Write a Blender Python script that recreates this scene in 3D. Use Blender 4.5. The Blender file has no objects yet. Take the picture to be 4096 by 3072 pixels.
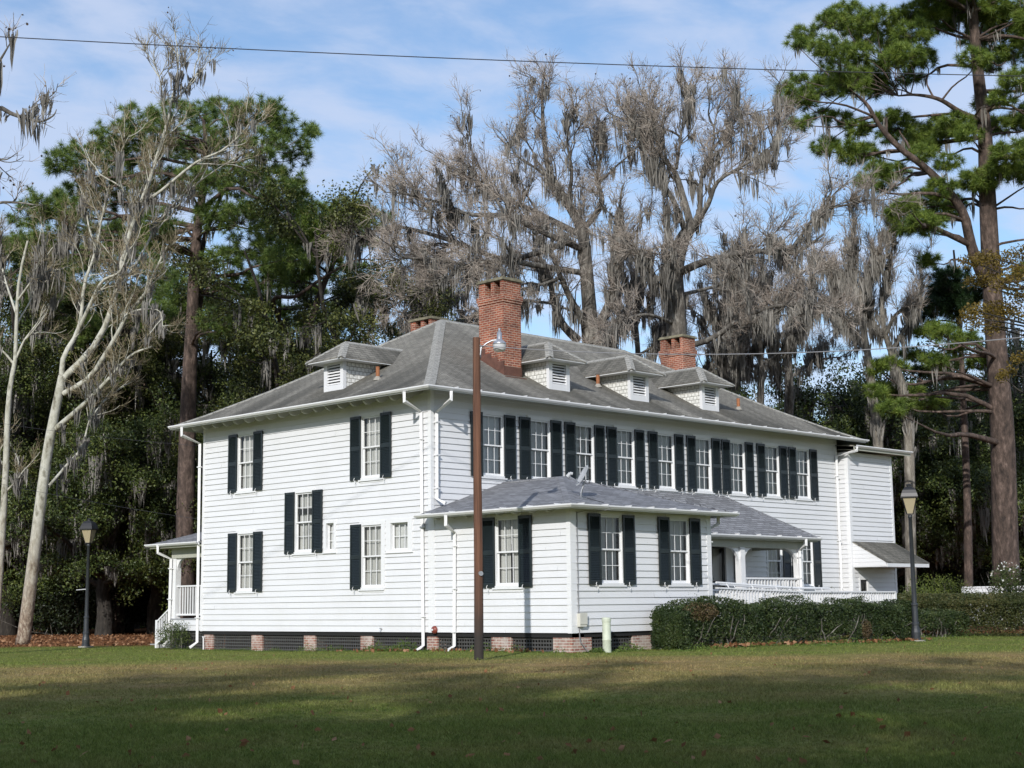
import bpy, math, random
import numpy as np
from mathutils import Matrix, Vector
rng = np.random.default_rng(7); random.seed(7)
S = bpy.context.scene
COL = S.collection
R = math.radians

# ------------------------------------------------------------------ camera
FW = np.array([0.7063, 0.6940, 0.1437]); FW /= np.linalg.norm(FW)
YAW, PIT, ROL, FPX = 7.77140068e-01, 1.44188534e-01, -1.22067872e-02, 6077.85
CAM = np.array([-29.5833, -32.4261, 1.3709])
FW = np.array([math.cos(YAW)*math.cos(PIT), math.sin(YAW)*math.cos(PIT), math.sin(PIT)])
_r = np.array([math.sin(YAW), -math.cos(YAW), 0.0]); _u = np.cross(_r, FW)
RT = math.cos(ROL)*_r + math.sin(ROL)*_u
UP = -math.sin(ROL)*_r + math.cos(ROL)*_u
cam = bpy.data.cameras.new('camera'); camo = bpy.data.objects.new('camera', cam); COL.objects.link(camo)
M = Matrix.Identity(4)
for i in range(3):
    M[i][0] = RT[i]; M[i][1] = UP[i]; M[i][2] = -FW[i]; M[i][3] = CAM[i]
camo.matrix_world = M
cam.sensor_width = 36.0; cam.lens = FPX*36.0/4096.0
cam.clip_start = 0.1; cam.clip_end = 3000.0
S.camera = camo

# ------------------------------------------------------------------ light
SUN_AZ, SUN_EL = 32.0, 25.5          # direction the light travels in plan (from +X to +Y), height of the sun
w = bpy.data.worlds.new('World'); S.world = w; w.use_nodes = True
nt = w.node_tree; N = nt.nodes; Lk = nt.links; N.clear()
out = N.new('ShaderNodeOutputWorld'); bg = N.new('ShaderNodeBackground'); Lk.new(bg.outputs[0], out.inputs[0])
sky = N.new('ShaderNodeTexSky'); sky.sky_type = 'NISHITA'; sky.sun_disc = False
sky.sun_elevation = R(SUN_EL); sky.sun_rotation = math.atan2(-math.cos(R(SUN_AZ)), -math.sin(R(SUN_AZ)))
sky.air_density = 1.0; sky.dust_density = 0.6; sky.ozone_density = 2.0
SKY_STRENGTH = 0.145
bg.inputs[1].default_value = SKY_STRENGTH
tc = N.new('ShaderNodeTexCoord'); sep = N.new('ShaderNodeSeparateXYZ'); Lk.new(tc.outputs['Generated'], sep.inputs[0])
def wmath(op, a, b=None, clamp=False):
    m = N.new('ShaderNodeMath'); m.operation = op; m.use_clamp = clamp
    for i, v in enumerate((a, b)):
        if v is None: continue
        if isinstance(v, (int, float)): m.inputs[i].default_value = v
        else: Lk.new(v, m.inputs[i])
    return m.outputs[0]
zz = wmath('ADD', wmath('MAXIMUM', sep.outputs[2], 0.0), 0.10)
cb = N.new('ShaderNodeCombineXYZ'); Lk.new(wmath('DIVIDE', sep.outputs[0], zz), cb.inputs[0]); Lk.new(wmath('DIVIDE', sep.outputs[1], zz), cb.inputs[1])
def wnoise(rot, scl, scale, detail, rough, dist=0.0, off=(0, 0, 0)):
    mp = N.new('ShaderNodeMapping'); mp.inputs['Rotation'].default_value = (0, 0, R(rot)); mp.inputs['Scale'].default_value = scl; mp.inputs['Location'].default_value = off
    Lk.new(cb.outputs[0], mp.inputs[0])
    n = N.new('ShaderNodeTexNoise'); n.inputs['Scale'].default_value = scale; n.inputs['Detail'].default_value = detail
    n.inputs['Roughness'].default_value = rough; n.inputs['Distortion'].default_value = dist
    Lk.new(mp.outputs[0], n.inputs['Vector']); return n.outputs[0]
n1 = wnoise(50, (1.0, 1.35, 1), 4.6, 6, 0.56, 0.25)
n2 = wnoise(-15, (1.0, 1.5, 1), 1.1, 3, 0.5, 0.3, (3.1, 1.7, 0))
mix = wmath('ADD', wmath('MULTIPLY', n1, 0.66), wmath('MULTIPLY', n2, 0.50))
cr = N.new('ShaderNodeMapRange'); cr.inputs[1].default_value = 0.40; cr.inputs[2].default_value = 0.68; cr.interpolation_type = 'SMOOTHSTEP'
Lk.new(mix, cr.inputs[0])
cfac = wmath('ADD', wmath('MULTIPLY', cr.outputs[0], 0.56), 0.22)
mx = N.new('ShaderNodeMix'); mx.data_type = 'RGBA'
Lk.new(cfac, mx.inputs['Factor'])
hs = N.new('ShaderNodeHueSaturation'); hs.inputs['Saturation'].default_value = 1.2; hs.inputs['Value'].default_value = 1.15
Lk.new(sky.outputs[0], hs.inputs['Color']); Lk.new(hs.outputs[0], mx.inputs['A'])
mx.inputs['B'].default_value = (4.3, 4.9, 6.3, 1)
Lk.new(mx.outputs['Result'], bg.inputs[0])

sun = bpy.data.lights.new('sun', 'SUN'); suno = bpy.data.objects.new('sun', sun); COL.objects.link(suno)
sun.energy = 4.0; sun.angle = R(0.53); sun.color = (1.0, 0.97, 0.925)
ld = Vector((math.cos(R(SUN_EL))*math.cos(R(SUN_AZ)), math.cos(R(SUN_EL))*math.sin(R(SUN_AZ)), -math.sin(R(SUN_EL))))
suno.rotation_euler = ld.to_track_quat('-Z', 'Y').to_euler(); suno.location = (-40, -40, 60)
S.view_settings.view_transform = 'Standard'; S.view_settings.look = 'None'
S.view_settings.exposure = 0.0; S.view_settings.gamma = 1.0
S.render.engine = 'CYCLES'; S.cycles.max_bounces = 6; S.cycles.diffuse_bounces = 3; S.cycles.transparent_max_bounces = 12
S.cycles.use_denoising = True; S.cycles.use_adaptive_sampling = True; S.cycles.adaptive_threshold = 0.02

def PX(u, v, dep):
    "point seen at (u, v) of the 2212-wide view of the photograph, dep metres along the view axis"
    u = u*1.8517; v = v*1.8517
    return CAM + (FW + RT*((u-2048)/FPX) - UP*((v-1536)/FPX))*dep
def sstep(t): t = np.clip(t, 0, 1); return t*t*(3-2*t)
def ground_z(x, y):
    x = np.asarray(x, float); y = np.asarray(y, float)
    return 0.11*sstep((8-y)/11.0)*(1-0.55*sstep((x-7)/7)) + 0.012*np.sin(x*0.7+y*0.3)*np.sin(y*0.55-0.2*x)
def GP(u, dep):
    p = PX(u, 1300, dep); p[2] = float(ground_z(p[0], p[1])); return p

# ------------------------------------------------------------------ object helpers
def link(o, parent=None):
    COL.objects.link(o)
    if parent is not None: o.parent = parent
    return o
def tag(o, label=None, cat=None, group=None, kind=None):
    if label: o['label'] = label
    if cat: o['category'] = cat
    if group: o['group'] = group
    if kind: o['kind'] = kind
    return o
def empty(name, loc, label, cat, group=None, rz=0.0):
    o = bpy.data.objects.new(name, None); o.empty_display_size = 0.3
    link(o); o.location = loc; o.rotation_euler = (0, 0, rz); return tag(o, label, cat, group)
def copy_tree(o, parent=None):
    c = o.copy(); COL.objects.link(c)
    if parent is not None: c.parent = parent
    for ch in list(o.children): copy_tree(ch, c)
    return c
class MB:
    def __init__(s): s.v = []; s.f = []; s.n = 0
    def add(s, v, f):
        v = np.asarray(v, float).reshape(-1, 3); f = np.asarray(f, int)
        s.v.append(v); s.f.append(f + s.n); s.n += len(v)
    def quad(s, a, b, c, d): s.add([a, b, c, d], [[0, 1, 2, 3]])
    def tri(s, a, b, c): s.add([a, b, c], [[0, 1, 2]])
    def poly(s, pts):
        for i in range(1, len(pts)-1): s.tri(pts[0], pts[i], pts[i+1])
    def box(s, lo, hi, mat=None):
        x0, y0, z0 = lo; x1, y1, z1 = hi
        v = np.array([[x0,y0,z0],[x1,y0,z0],[x1,y1,z0],[x0,y1,z0],[x0,y0,z1],[x1,y0,z1],[x1,y1,z1],[x0,y1,z1]], float)
        if mat is not None: v = v @ np.asarray(mat[0]).T + np.asarray(mat[1])
        s.add(v, [[0,3,2,1],[4,5,6,7],[0,1,5,4],[1,2,6,5],[2,3,7,6],[3,0,4,7]])
    def hexa(s, b, t):           # bottom ring, top ring of 4 points each
        s.add(list(b)+list(t), [[0,3,2,1],[4,5,6,7],[0,1,5,4],[1,2,6,5],[2,3,7,6],[3,0,4,7]])
    def bar(s, a, b, wd, ht, up=(0, 0, 1)):
        a = np.asarray(a, float); b = np.asarray(b, float); d = b-a; d /= np.linalg.norm(d)
        sd = np.cross(d, up); sd /= np.linalg.norm(sd); u2 = np.cross(sd, d)
        s.hexa([a-sd*wd/2-u2*ht/2, a+sd*wd/2-u2*ht/2, b+sd*wd/2-u2*ht/2, b-sd*wd/2-u2*ht/2],
               [a-sd*wd/2+u2*ht/2, a+sd*wd/2+u2*ht/2, b+sd*wd/2+u2*ht/2, b-sd*wd/2+u2*ht/2])
    def tube(s, pts, r, sides=8, caps=True):
        pts = np.asarray(pts, float); n = len(pts); r = np.broadcast_to(np.asarray(r, float), (n,))
        s.tubes(pts[None], r[None], sides)
        if caps:
            v = s.v[-1]; base = s.n-len(v)
            for k, rev in ((0, True), (n-1, False)):
                ring = v[k*sides:(k+1)*sides]
                c = ring.mean(0); vv = list(ring)+[c]
                s.add(vv, [[(i+1) % sides, i, sides] if rev else [i, (i+1) % sides, sides] for i in range(sides)])
    def tubes(s, P, r, sides=5):
        "P (N, K, 3) curves, r (N, K) radii, all in one go"
        P = np.asarray(P, float); Nn, K, _ = P.shape
        T = np.gradient(P, axis=1); T /= np.linalg.norm(T, axis=2, keepdims=True)+1e-9
        m = np.abs(T.mean(1)); ref = np.zeros((Nn, 3)); ref[np.arange(Nn), np.argmin(m, 1)] = 1
        U = np.cross(T, ref[:, None, :]); U /= np.linalg.norm(U, axis=2, keepdims=True)+1e-9
        V = np.cross(T, U)
        a = np.arange(sides)*2*math.pi/sides
        ring = P[:, :, None, :] + r[:, :, None, None]*(U[:, :, None, :]*np.cos(a)[None, None, :, None] + V[:, :, None, :]*np.sin(a)[None, None, :, None])
        idx = np.arange(Nn*K*sides).reshape(Nn, K, sides)
        q = np.stack([idx[:, :-1], np.roll(idx[:, :-1], -1, 2), np.roll(idx[:, 1:], -1, 2), idx[:, 1:]], -1).reshape(-1, 4)
        s.add(ring.reshape(-1, 3), q)
    def sweep(s, path, prof, closed=False, end=True):
        "profile (outward, z) swept along a plan path of (x, y, z) points; outward is to the right of the walk"
        P = [np.array(p, float) for p in path]; n = len(P); rings = []
        for i in range(n):
            d0 = P[i]-P[i-1] if (i > 0 or closed) else P[i+1]-P[i]
            d1 = P[(i+1) % n]-P[i] if (i < n-1 or closed) else P[i]-P[i-1]
            a = np.array([d0[1], -d0[0]]); a /= np.linalg.norm(a); b = np.array([d1[1], -d1[0]]); b /= np.linalg.norm(b)
            m = a+b; m /= np.linalg.norm(m); m /= max(0.3, m @ a)
            rings.append([[P[i][0]+m[0]*o, P[i][1]+m[1]*o, P[i][2]+z] for o, z in prof])
        k = len(prof); v = np.array(rings).reshape(-1, 3); f = []
        for i in range(n if closed else n-1):
            j = (i+1) % n
            for q in range(k): f.append([i*k+q, i*k+(q+1) % k, j*k+(q+1) % k, j*k+q])
        s.add(v, f)
        if end and not closed:
            s.poly([rings[0][q] for q in range(k)][::-1]); s.poly([rings[-1][q] for q in range(k)])
    def lathe(s, prof, c=(0, 0, 0), sides=16):
        a = np.arange(sides)*2*math.pi/sides; k = len(prof)
        v = np.array([[[c[0]+rr*math.cos(t), c[1]+rr*math.sin(t), c[2]+z] for t in a] for rr, z in prof]).reshape(-1, 3)
        idx = np.arange(k*sides).reshape(k, sides)
        s.add(v, np.stack([idx[:-1], np.roll(idx[:-1], -1, 1), np.roll(idx[1:], -1, 1), idx[1:]], -1).reshape(-1, 4))
    def arrays(s):
        v = np.concatenate(s.v) if s.v else np.zeros((0, 3)); 
        q = [f for f in s.f if f.shape[1] == 4]; t = [f for f in s.f if f.shape[1] == 3]
        return v, (np.concatenate(q) if q else np.zeros((0, 4), int)), (np.concatenate(t) if t else np.zeros((0, 3), int))
    def build(s, name, mat, parent=None, origin=(0, 0, 0), loc=None, uv=False, smooth=False):
        v, q, t = s.arrays(); v = v - np.asarray(origin, float)
        me = bpy.data.meshes.new(name); me.vertices.add(len(v)); me.vertices.foreach_set('co', v.astype(np.float32).ravel())
        li = np.concatenate([q.ravel(), t.ravel()]).astype(np.int32); me.loops.add(len(li)); me.loops.foreach_set('vertex_index', li)
        npoly = len(q)+len(t); me.polygons.add(npoly)
        st = np.concatenate([np.arange(len(q))*4, len(q)*4+np.arange(len(t))*3]).astype(np.int32)
        me.polygons.foreach_set('loop_start', st)
        me.polygons.foreach_set('use_smooth', np.full(npoly, bool(smooth)))
        me.update(calc_edges=True)
        if uv:
            nq = np.cross(v[q[:, 1]]-v[q[:, 0]], v[q[:, 2]]-v[q[:, 0]]) if len(q) else np.zeros((0, 3))
            ntr = np.cross(v[t[:, 1]]-v[t[:, 0]], v[t[:, 2]]-v[t[:, 0]]) if len(t) else np.zeros((0, 3))
            nn = np.concatenate([nq, ntr]); nn /= np.linalg.norm(nn, axis=1, keepdims=True)+1e-12
            flat = np.abs(nn[:, 2]) > 0.97
            tu = np.stack([-nn[:, 1], nn[:, 0], 0*nn[:, 0]], 1); tu[flat] = (1, 0, 0); tu /= np.linalg.norm(tu, axis=1, keepdims=True)+1e-12
            tv = np.cross(nn, tu)
            cnt = np.concatenate([np.full(len(q), 4), np.full(len(t), 3)])
            tu = np.repeat(tu, cnt, 0); tv = np.repeat(tv, cnt, 0); pv = v[li]
            uvl = me.uv_layers.new(name='UVMap')
            uvl.data.foreach_set('uv', np.stack([(pv*tu).sum(1), (pv*tv).sum(1)], 1).astype(np.float32).ravel())
        me.validate(clean_customdata=False)
        if mat is not None: me.materials.append(mat)
        o = bpy.data.objects.new(name, me); link(o, parent)
        if loc is not None: o.location = loc
        return o

# ------------------------------------------------------------------ materials
def newmat(name):
    m = bpy.data.materials.new(name); m.use_nodes = True; t = m.node_tree
    b = t.nodes['Principled BSDF']; return m, t, b
def ramp(t, src, stops, interp='LINEAR'):
    r = t.nodes.new('ShaderNodeValToRGB'); r.color_ramp.interpolation = interp
    while len(r.color_ramp.elements) < len(stops): r.color_ramp.elements.new(0.5)
    for e, (p, c) in zip(r.color_ramp.elements, stops): e.position = p; e.color = (*c, 1) if len(c) == 3 else c
    t.links.new(src, r.inputs[0]); return r.outputs[0]
def noise(t, scale, detail=4, rough=0.55, vec=None, dist=0.0, mscale=None, rot=None):
    n = t.nodes.new('ShaderNodeTexNoise'); n.inputs['Scale'].default_value = scale; n.inputs['Detail'].default_value = detail
    n.inputs['Roughness'].default_value = rough; n.inputs['Distortion'].default_value = dist
    if vec is None: vec = t.nodes.new('ShaderNodeTexCoord').outputs['Object']
    if mscale is not None:
        mp = t.nodes.new('ShaderNodeMapping'); mp.inputs['Scale'].default_value = mscale
        if rot: mp.inputs['Rotation'].default_value = rot
        t.links.new(vec, mp.inputs[0]); vec = mp.outputs[0]
    t.links.new(vec, n.inputs['Vector']); return n.outputs[0]
def mixc(t, fac, a, b, mode='MIX'):
    m = t.nodes.new('ShaderNodeMix'); m.data_type = 'RGBA'; m.blend_type = mode
    for k, v in (('Factor', fac), ('A', a), ('B', b)):
        if isinstance(v, (int, float)): m.inputs[k].default_value = v
        elif isinstance(v, tuple): m.inputs[k].default_value = (*v, 1)
        else: t.links.new(v, m.inputs[k])
    return m.outputs['Result']
def mth(t, op, a, b=None, c=None):
    m = t.nodes.new('ShaderNodeMath'); m.operation = op
    for i, v in enumerate((a, b, c)):
        if v is None: continue
        if isinstance(v, (int, float)): m.inputs[i].default_value = v
        else: t.links.new(v, m.inputs[i])
    return m.outputs[0]
def bump(t, b, h, dist=0.01, strength=1.0):
    n = t.nodes.new('ShaderNodeBump'); n.inputs['Distance'].default_value = dist; n.inputs['Strength'].default_value = strength
    t.links.new(h, n.inputs['Height']); t.links.new(n.outputs[0], b.inputs['Normal'])
def simple(name, col, rough=0.6, var=0.0, scale=3.0, metal=0.0, spec=0.5):
    m, t, b = newmat(name); b.inputs['Roughness'].default_value = rough; b.inputs['Metallic'].default_value = metal
    b.inputs['Specular IOR Level'].default_value = spec
    if var > 0:
        c = ramp(t, noise(t, scale, 5, 0.6), [(0.3, tuple(x*(1-var) for x in col)), (0.7, tuple(min(1, x*(1+var)) for x in col))])
        t.links.new(c, b.inputs['Base Color'])
    else: b.inputs['Base Color'].default_value = (*col, 1)
    return m
MT = {}
def paint(name, col, dirt=0.10, rough=0.5):
    m, t, b = newmat(name); b.inputs['Roughness'].default_value = rough
    n1 = noise(t, 0.9, 5, 0.6); n2 = noise(t, 14.0, 4, 0.7, mscale=(1, 1, 0.12))
    c = mixc(t, mth(t, 'MULTIPLY', ramp(t, n1, [(0.45, (0, 0, 0)), (0.75, (1, 1, 1))]), dirt*2.2), tuple(col), tuple(x*k for x, k in zip(col, (0.80, 0.79, 0.74))))
    c = mixc(t, mth(t, 'MULTIPLY', ramp(t, n2, [(0.5, (0, 0, 0)), (0.8, (1, 1, 1))]), dirt*1.5), c, tuple(x*0.78 for x in col))
    t.links.new(c, b.inputs['Base Color']); bump(t, b, n2, 0.003, 0.5); return m
MT['white'] = paint('white_paint', (0.69, 0.695, 0.705), 0.12)
MT['trim'] = paint('trim_paint', (0.74, 0.745, 0.75), 0.06)
MT['gutter'] = simple('gutter_metal', (0.72, 0.72, 0.72), 0.35, 0.04, 2.0)
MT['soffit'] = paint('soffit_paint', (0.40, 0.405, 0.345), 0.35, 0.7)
MT['shutter'] = simple('shutter_paint', (0.010, 0.016, 0.017), 0.38, 0.2, 8.0)
MT['dark'] = simple('shade_black', (0.012, 0.012, 0.012), 0.9)  # black standing for shade in recesses and under the siding
MT['iron'] = simple('lamp_iron', (0.030, 0.034, 0.040), 0.42, 0.15, 6.0)
MT['black'] = simple('black_metal', (0.012, 0.012, 0.013), 0.45)
MT['galv'] = simple('galvanised_steel', (0.42, 0.43, 0.45), 0.38, 0.12, 10.0, 0.7)
MT['dish'] = simple('dish_grey', (0.42, 0.43, 0.44), 0.5, 0.05)
MT['lattice'] = simple('lattice_paint', (0.062, 0.061, 0.058), 0.75, 0.2, 9.0)
MT['rust'] = simple('rusty_pipe', (0.30, 0.115, 0.045), 0.75, 0.25, 9.0)
MT['copper'] = simple('copper_flashing', (0.115, 0.052, 0.036), 0.6, 0.3, 5.0)
MT['wire'] = simple('wire_rubber', (0.03, 0.03, 0.035), 0.6)
MT['wire_al'] = simple('wire_aluminium', (0.22, 0.22, 0.23), 0.5)
MT['ped'] = simple('pedestal_green', (0.50, 0.54, 0.43), 0.6, 0.1, 5.0)
MT['boxgrey'] = simple('box_beige', (0.55, 0.54, 0.48), 0.55, 0.05)
MT['red'] = simple('bell_red', (0.20, 0.045, 0.03), 0.4, 0.1)
MT['conc'] = simple('concrete', (0.30, 0.28, 0.24), 0.9, 0.2, 8.0)
MT['capstone'] = simple('chimney_cap_mortar', (0.17, 0.155, 0.105), 0.9, 0.45, 6.0)
MT['step'] = simple('step_boards', (0.30, 0.31, 0.32), 0.7, 0.15, 4.0)
def cloth(name, col):
    m, t, b = newmat(name); c = ramp(t, noise(t, 26, 3, 0.5, mscale=(1, 1, 0.05)), [(0.3, tuple(x*0.84 for x in col)), (0.7, col)])
    t.links.new(c, b.inputs['Base Color']); b.inputs['Roughness'].default_value = 0.9; return m
MT['curtain'] = cloth('sheer_curtain', (0.52, 0.52, 0.50))
MT['blind'] = cloth('window_blind', (0.66, 0.67, 0.66))
def glass(name):
    m = bpy.data.materials.new(name); m.use_nodes = True; t = m.node_tree; t.nodes.clear()
    o = t.nodes.new('ShaderNodeOutputMaterial'); mxs = t.nodes.new('ShaderNodeMixShader'); tr = t.nodes.new('ShaderNodeBsdfTransparent'); gl = t.nodes.new('ShaderNodeBsdfGlossy')
    tr.inputs[0].default_value = (0.95, 0.96, 0.95, 1); gl.inputs['Roughness'].default_value = 0.03
    fr = t.nodes.new('ShaderNodeFresnel'); fr.inputs[0].default_value = 1.45
    n = noise(t, 3.0, 2); bp = t.nodes.new('ShaderNodeBump'); bp.inputs['Distance'].default_value = 0.004; t.links.new(n, bp.inputs['Height']); t.links.new(bp.outputs[0], gl.inputs['Normal'])
    t.links.new(fr.outputs[0], mxs.inputs[0]); t.links.new(tr.outputs[0], mxs.inputs[1]); t.links.new(gl.outputs[0], mxs.inputs[2]); t.links.new(mxs.outputs[0], o.inputs[0]); return m
MT['glass'] = glass('window_glass')
def milk(name):
    m, t, b = newmat(name); b.inputs['Base Color'].default_value = (0.46, 0.39, 0.25, 1); b.inputs['Roughness'].default_value = 0.35
    b.inputs['Transmission Weight'].default_value = 0.25; return m
MT['lampglass'] = milk('lantern_glass')
def shingles(name, c1, c2, c3, ex=0.14, ln=0.32, streak=0.6, mort=(0.03, 0.03, 0.03)):
    m, t, b = newmat(name); uvn = t.nodes.new('ShaderNodeTexCoord').outputs['UV']
    br = t.nodes.new('ShaderNodeTexBrick'); t.links.new(uvn, br.inputs['Vector'])
    br.inputs['Scale'].default_value = 1.0; br.inputs['Brick Width'].default_value = ln; br.inputs['Row Height'].default_value = ex
    br.inputs['Mortar Size'].default_value = 0.012; br.inputs['Mortar Smooth'].default_value = 0.4; br.inputs['Bias'].default_value = 0.0
    br.inputs['Color1'].default_value = (*c1, 1); br.inputs['Color2'].default_value = (*c2, 1); br.inputs['Mortar'].default_value = (*mort, 1)
    st = noise(t, 1.0, 5, 0.6, vec=uvn, mscale=(0.9, 0.07, 1)); bl = noise(t, 0.35, 4, 0.6, vec=uvn)
    f = mth(t, 'MULTIPLY', ramp(t, mth(t, 'ADD', mth(t, 'MULTIPLY', st, 0.65), mth(t, 'MULTIPLY', bl, 0.35)), [(0.40, (0, 0, 0)), (0.66, (1, 1, 1))]), streak)
    c = mixc(t, f, br.outputs['Color'], c3, 'MIX')
    if streak > 0.8:     # black algae that gathers on the lower courses, in runs with pale washed strips between
        sz = t.nodes.new('ShaderNodeSeparateXYZ'); t.links.new(t.nodes.new('ShaderNodeTexCoord').outputs['Object'], sz.inputs[0])
        low = ramp(t, mth(t, 'ADD', mth(t, 'DIVIDE', mth(t, 'SUBTRACT', sz.outputs[2], 7.5), 3.7), mth(t, 'MULTIPLY', mth(t, 'SUBTRACT', bl, 0.5), 0.5)), [(0.05, (1, 1, 1)), (0.60, (0, 0, 0))])
        run = ramp(t, noise(t, 1.0, 3, 0.6, vec=uvn, mscale=(0.55, 0.035, 1)), [(0.40, (0, 0, 0)), (0.56, (1, 1, 1))])
        c = mixc(t, mth(t, 'MULTIPLY', mth(t, 'MULTIPLY', low, run), 0.80), c, (0.062, 0.060, 0.051))
    fine = ramp(t, noise(t, 9.0, 4, 0.7, vec=uvn, mscale=(1, 2, 1)), [(0.3, (0.72, 0.72, 0.72)), (0.7, (1.2, 1.2, 1.2))])
    c = mixc(t, 1.0, c, fine, 'MULTIPLY')
    # courses: a dark butt line at the foot of each row
    sx = t.nodes.new('ShaderNodeSeparateXYZ'); t.links.new(uvn, sx.inputs[0])
    saw = mth(t, 'FRACT', mth(t, 'DIVIDE', sx.outputs[1], ex))
    t.links.new(c, b.inputs['Base Color']); b.inputs['Roughness'].default_value = 0.92; b.inputs['Specular IOR Level'].default_value = 0.2
    h = mth(t, 'SUBTRACT', mth(t, 'MULTIPLY', saw, -0.8), mth(t, 'MULTIPLY', br.outputs['Fac'], 0.5))
    bump(t, b, h, 0.02, 0.8); return m
MT['roof'] = shingles('weathered_shingles', (0.335, 0.315, 0.268), (0.245, 0.230, 0.196), (0.105, 0.100, 0.085), 0.15, 0.34, 0.85, (0.085, 0.082, 0.072))
MT['roof_low'] = shingles('newer_grey_shingles', (0.290, 0.295, 0.310), (0.165, 0.168, 0.178), (0.24, 0.245, 0.26), 0.14, 0.40, 0.3, (0.07, 0.07, 0.075))
MT['cap'] = shingles('hip_cap_shingles', (0.38, 0.37, 0.335), (0.33, 0.32, 0.29), (0.25, 0.245, 0.22), 0.16, 0.5, 0.4, (0.12, 0.118, 0.105))
MT['dshake'] = shingles('white_wood_shingles', (0.76, 0.76, 0.73), (0.68, 0.68, 0.64), (0.50, 0.49, 0.43), 0.13, 0.16, 0.35, (0.30, 0.29, 0.26))
def bricks(name, c1, c2, mort, wash=0.0, washc=(0.6, 0.57, 0.52), dark=0.4):
    m, t, b = newmat(name); uvn = t.nodes.new('ShaderNodeTexCoord').outputs['UV']
    br = t.nodes.new('ShaderNodeTexBrick'); t.links.new(uvn, br.inputs['Vector'])
    br.inputs['Scale'].default_value = 1.0; br.inputs['Brick Width'].default_value = 0.215; br.inputs['Row Height'].default_value = 0.075
    br.inputs['Mortar Size'].default_value = 0.013; br.inputs['Mortar Smooth'].default_value = 0.2
    br.inputs['Color1'].default_value = (*c1, 1); br.inputs['Color2'].default_value = (*c2, 1); br.inputs['Mortar'].default_value = (*mort, 1)
    d = ramp(t, noise(t, 1.6, 5, 0.65), [(0.35, (1.15, 1.15, 1.15)), (0.7, (1-dark, 1-dark, 1-dark))])
    c = mixc(t, 1.0, br.outputs['Color'], d, 'MULTIPLY')
    if wash > 0: c = mixc(t, mth(t, 'MULTIPLY', ramp(t, noise(t, 2.3, 5, 0.65), [(0.42, (0, 0, 0)), (0.62, (1, 1, 1))]), wash), c, washc)
    t.links.new(c, b.inputs['Base Color']); b.inputs['Roughness'].default_value = 0.9
    bump(t, b, mth(t, 'SUBTRACT', mth(t, 'MULTIPLY', noise(t, 30, 3), 0.3), br.outputs['Fac']), 0.012, 0.8); return m
MT['chimney'] = bricks('chimney_brick', (0.36, 0.105, 0.052), (0.19, 0.050, 0.032), (0.42, 0.29, 0.215), 0.0, dark=0.55)
MT['pier'] = bricks('pier_brick', (0.33, 0.135, 0.095), (0.24, 0.085, 0.065), (0.50, 0.44, 0.37), 0.5)
def wood(name, c1, c2, top=None):
    m, t, b = newmat(name); n = noise(t, 6.0, 6, 0.65, mscale=(4, 4, 0.12)); n2 = noise(t, 0.8, 3, 0.5)
    c = ramp(t, mth(t, 'ADD', mth(t, 'MULTIPLY', n, 0.75), mth(t, 'MULTIPLY', n2, 0.25)), [(0.33, c1), (0.66, c2)])
    if top is not None:   # creosote on the foot of the pole
        sx = t.nodes.new('ShaderNodeSeparateXYZ'); t.links.new(t.nodes.new('ShaderNodeTexCoord').outputs['Object'], sx.inputs[0])
        f = ramp(t, mth(t, 'ADD', mth(t, 'DIVIDE', sx.outputs[2], 5.0), mth(t, 'MULTIPLY', n2, 0.25)), [(0.22, (1, 1, 1)), (0.52, (0, 0, 0))])
        c = mixc(t, f, c, top)
    t.links.new(c, b.inputs['Base Color']); b.inputs['Roughness'].default_value = 0.85; bump(t, b, n, 0.01, 0.8); return m
MT['pole'] = wood('pole_wood', (0.050, 0.022, 0.013), (0.185, 0.086, 0.049), (0.030, 0.024, 0.020))
def bark(name, c1, c2, c3, sc=5.0, zs=0.35, b2=0.03):
    m, t, b = newmat(name); n = noise(t, sc, 6, 0.68, mscale=(1, 1, zs)); n2 = noise(t, 0.7, 3, 0.6)
    c = ramp(t, n, [(0.32, c1), (0.52, c2), (0.72, c3)]); c = mixc(t, 1.0, c, ramp(t, n2, [(0.3, (0.75, 0.75, 0.75)), (0.7, (1.2, 1.2, 1.2))]), 'MULTIPLY')
    t.links.new(c, b.inputs['Base Color']); b.inputs['Roughness'].default_value = 0.92; bump(t, b, n, b2, 0.9); return m
MT['pine_bark'] = bark('pine_bark', (0.022, 0.016, 0.013), (0.080, 0.056, 0.045), (0.20, 0.145, 0.120), 4.5, 0.4, 0.08)
MT['oak_bark'] = bark('oak_bark', (0.012, 0.010, 0.008), (0.032, 0.027, 0.022), (0.075, 0.066, 0.055), 8.0, 0.25)
MT['grey_bark'] = bark('lichen_grey_bark', (0.040, 0.035, 0.030), (0.115, 0.104, 0.090), (0.33, 0.315, 0.28), 5.0, 0.4)
MT['dead_bark'] = bark('pale_dead_wood', (0.085, 0.075, 0.062), (0.20, 0.18, 0.15), (0.36, 0.335, 0.29), 4.0, 0.3)
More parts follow.
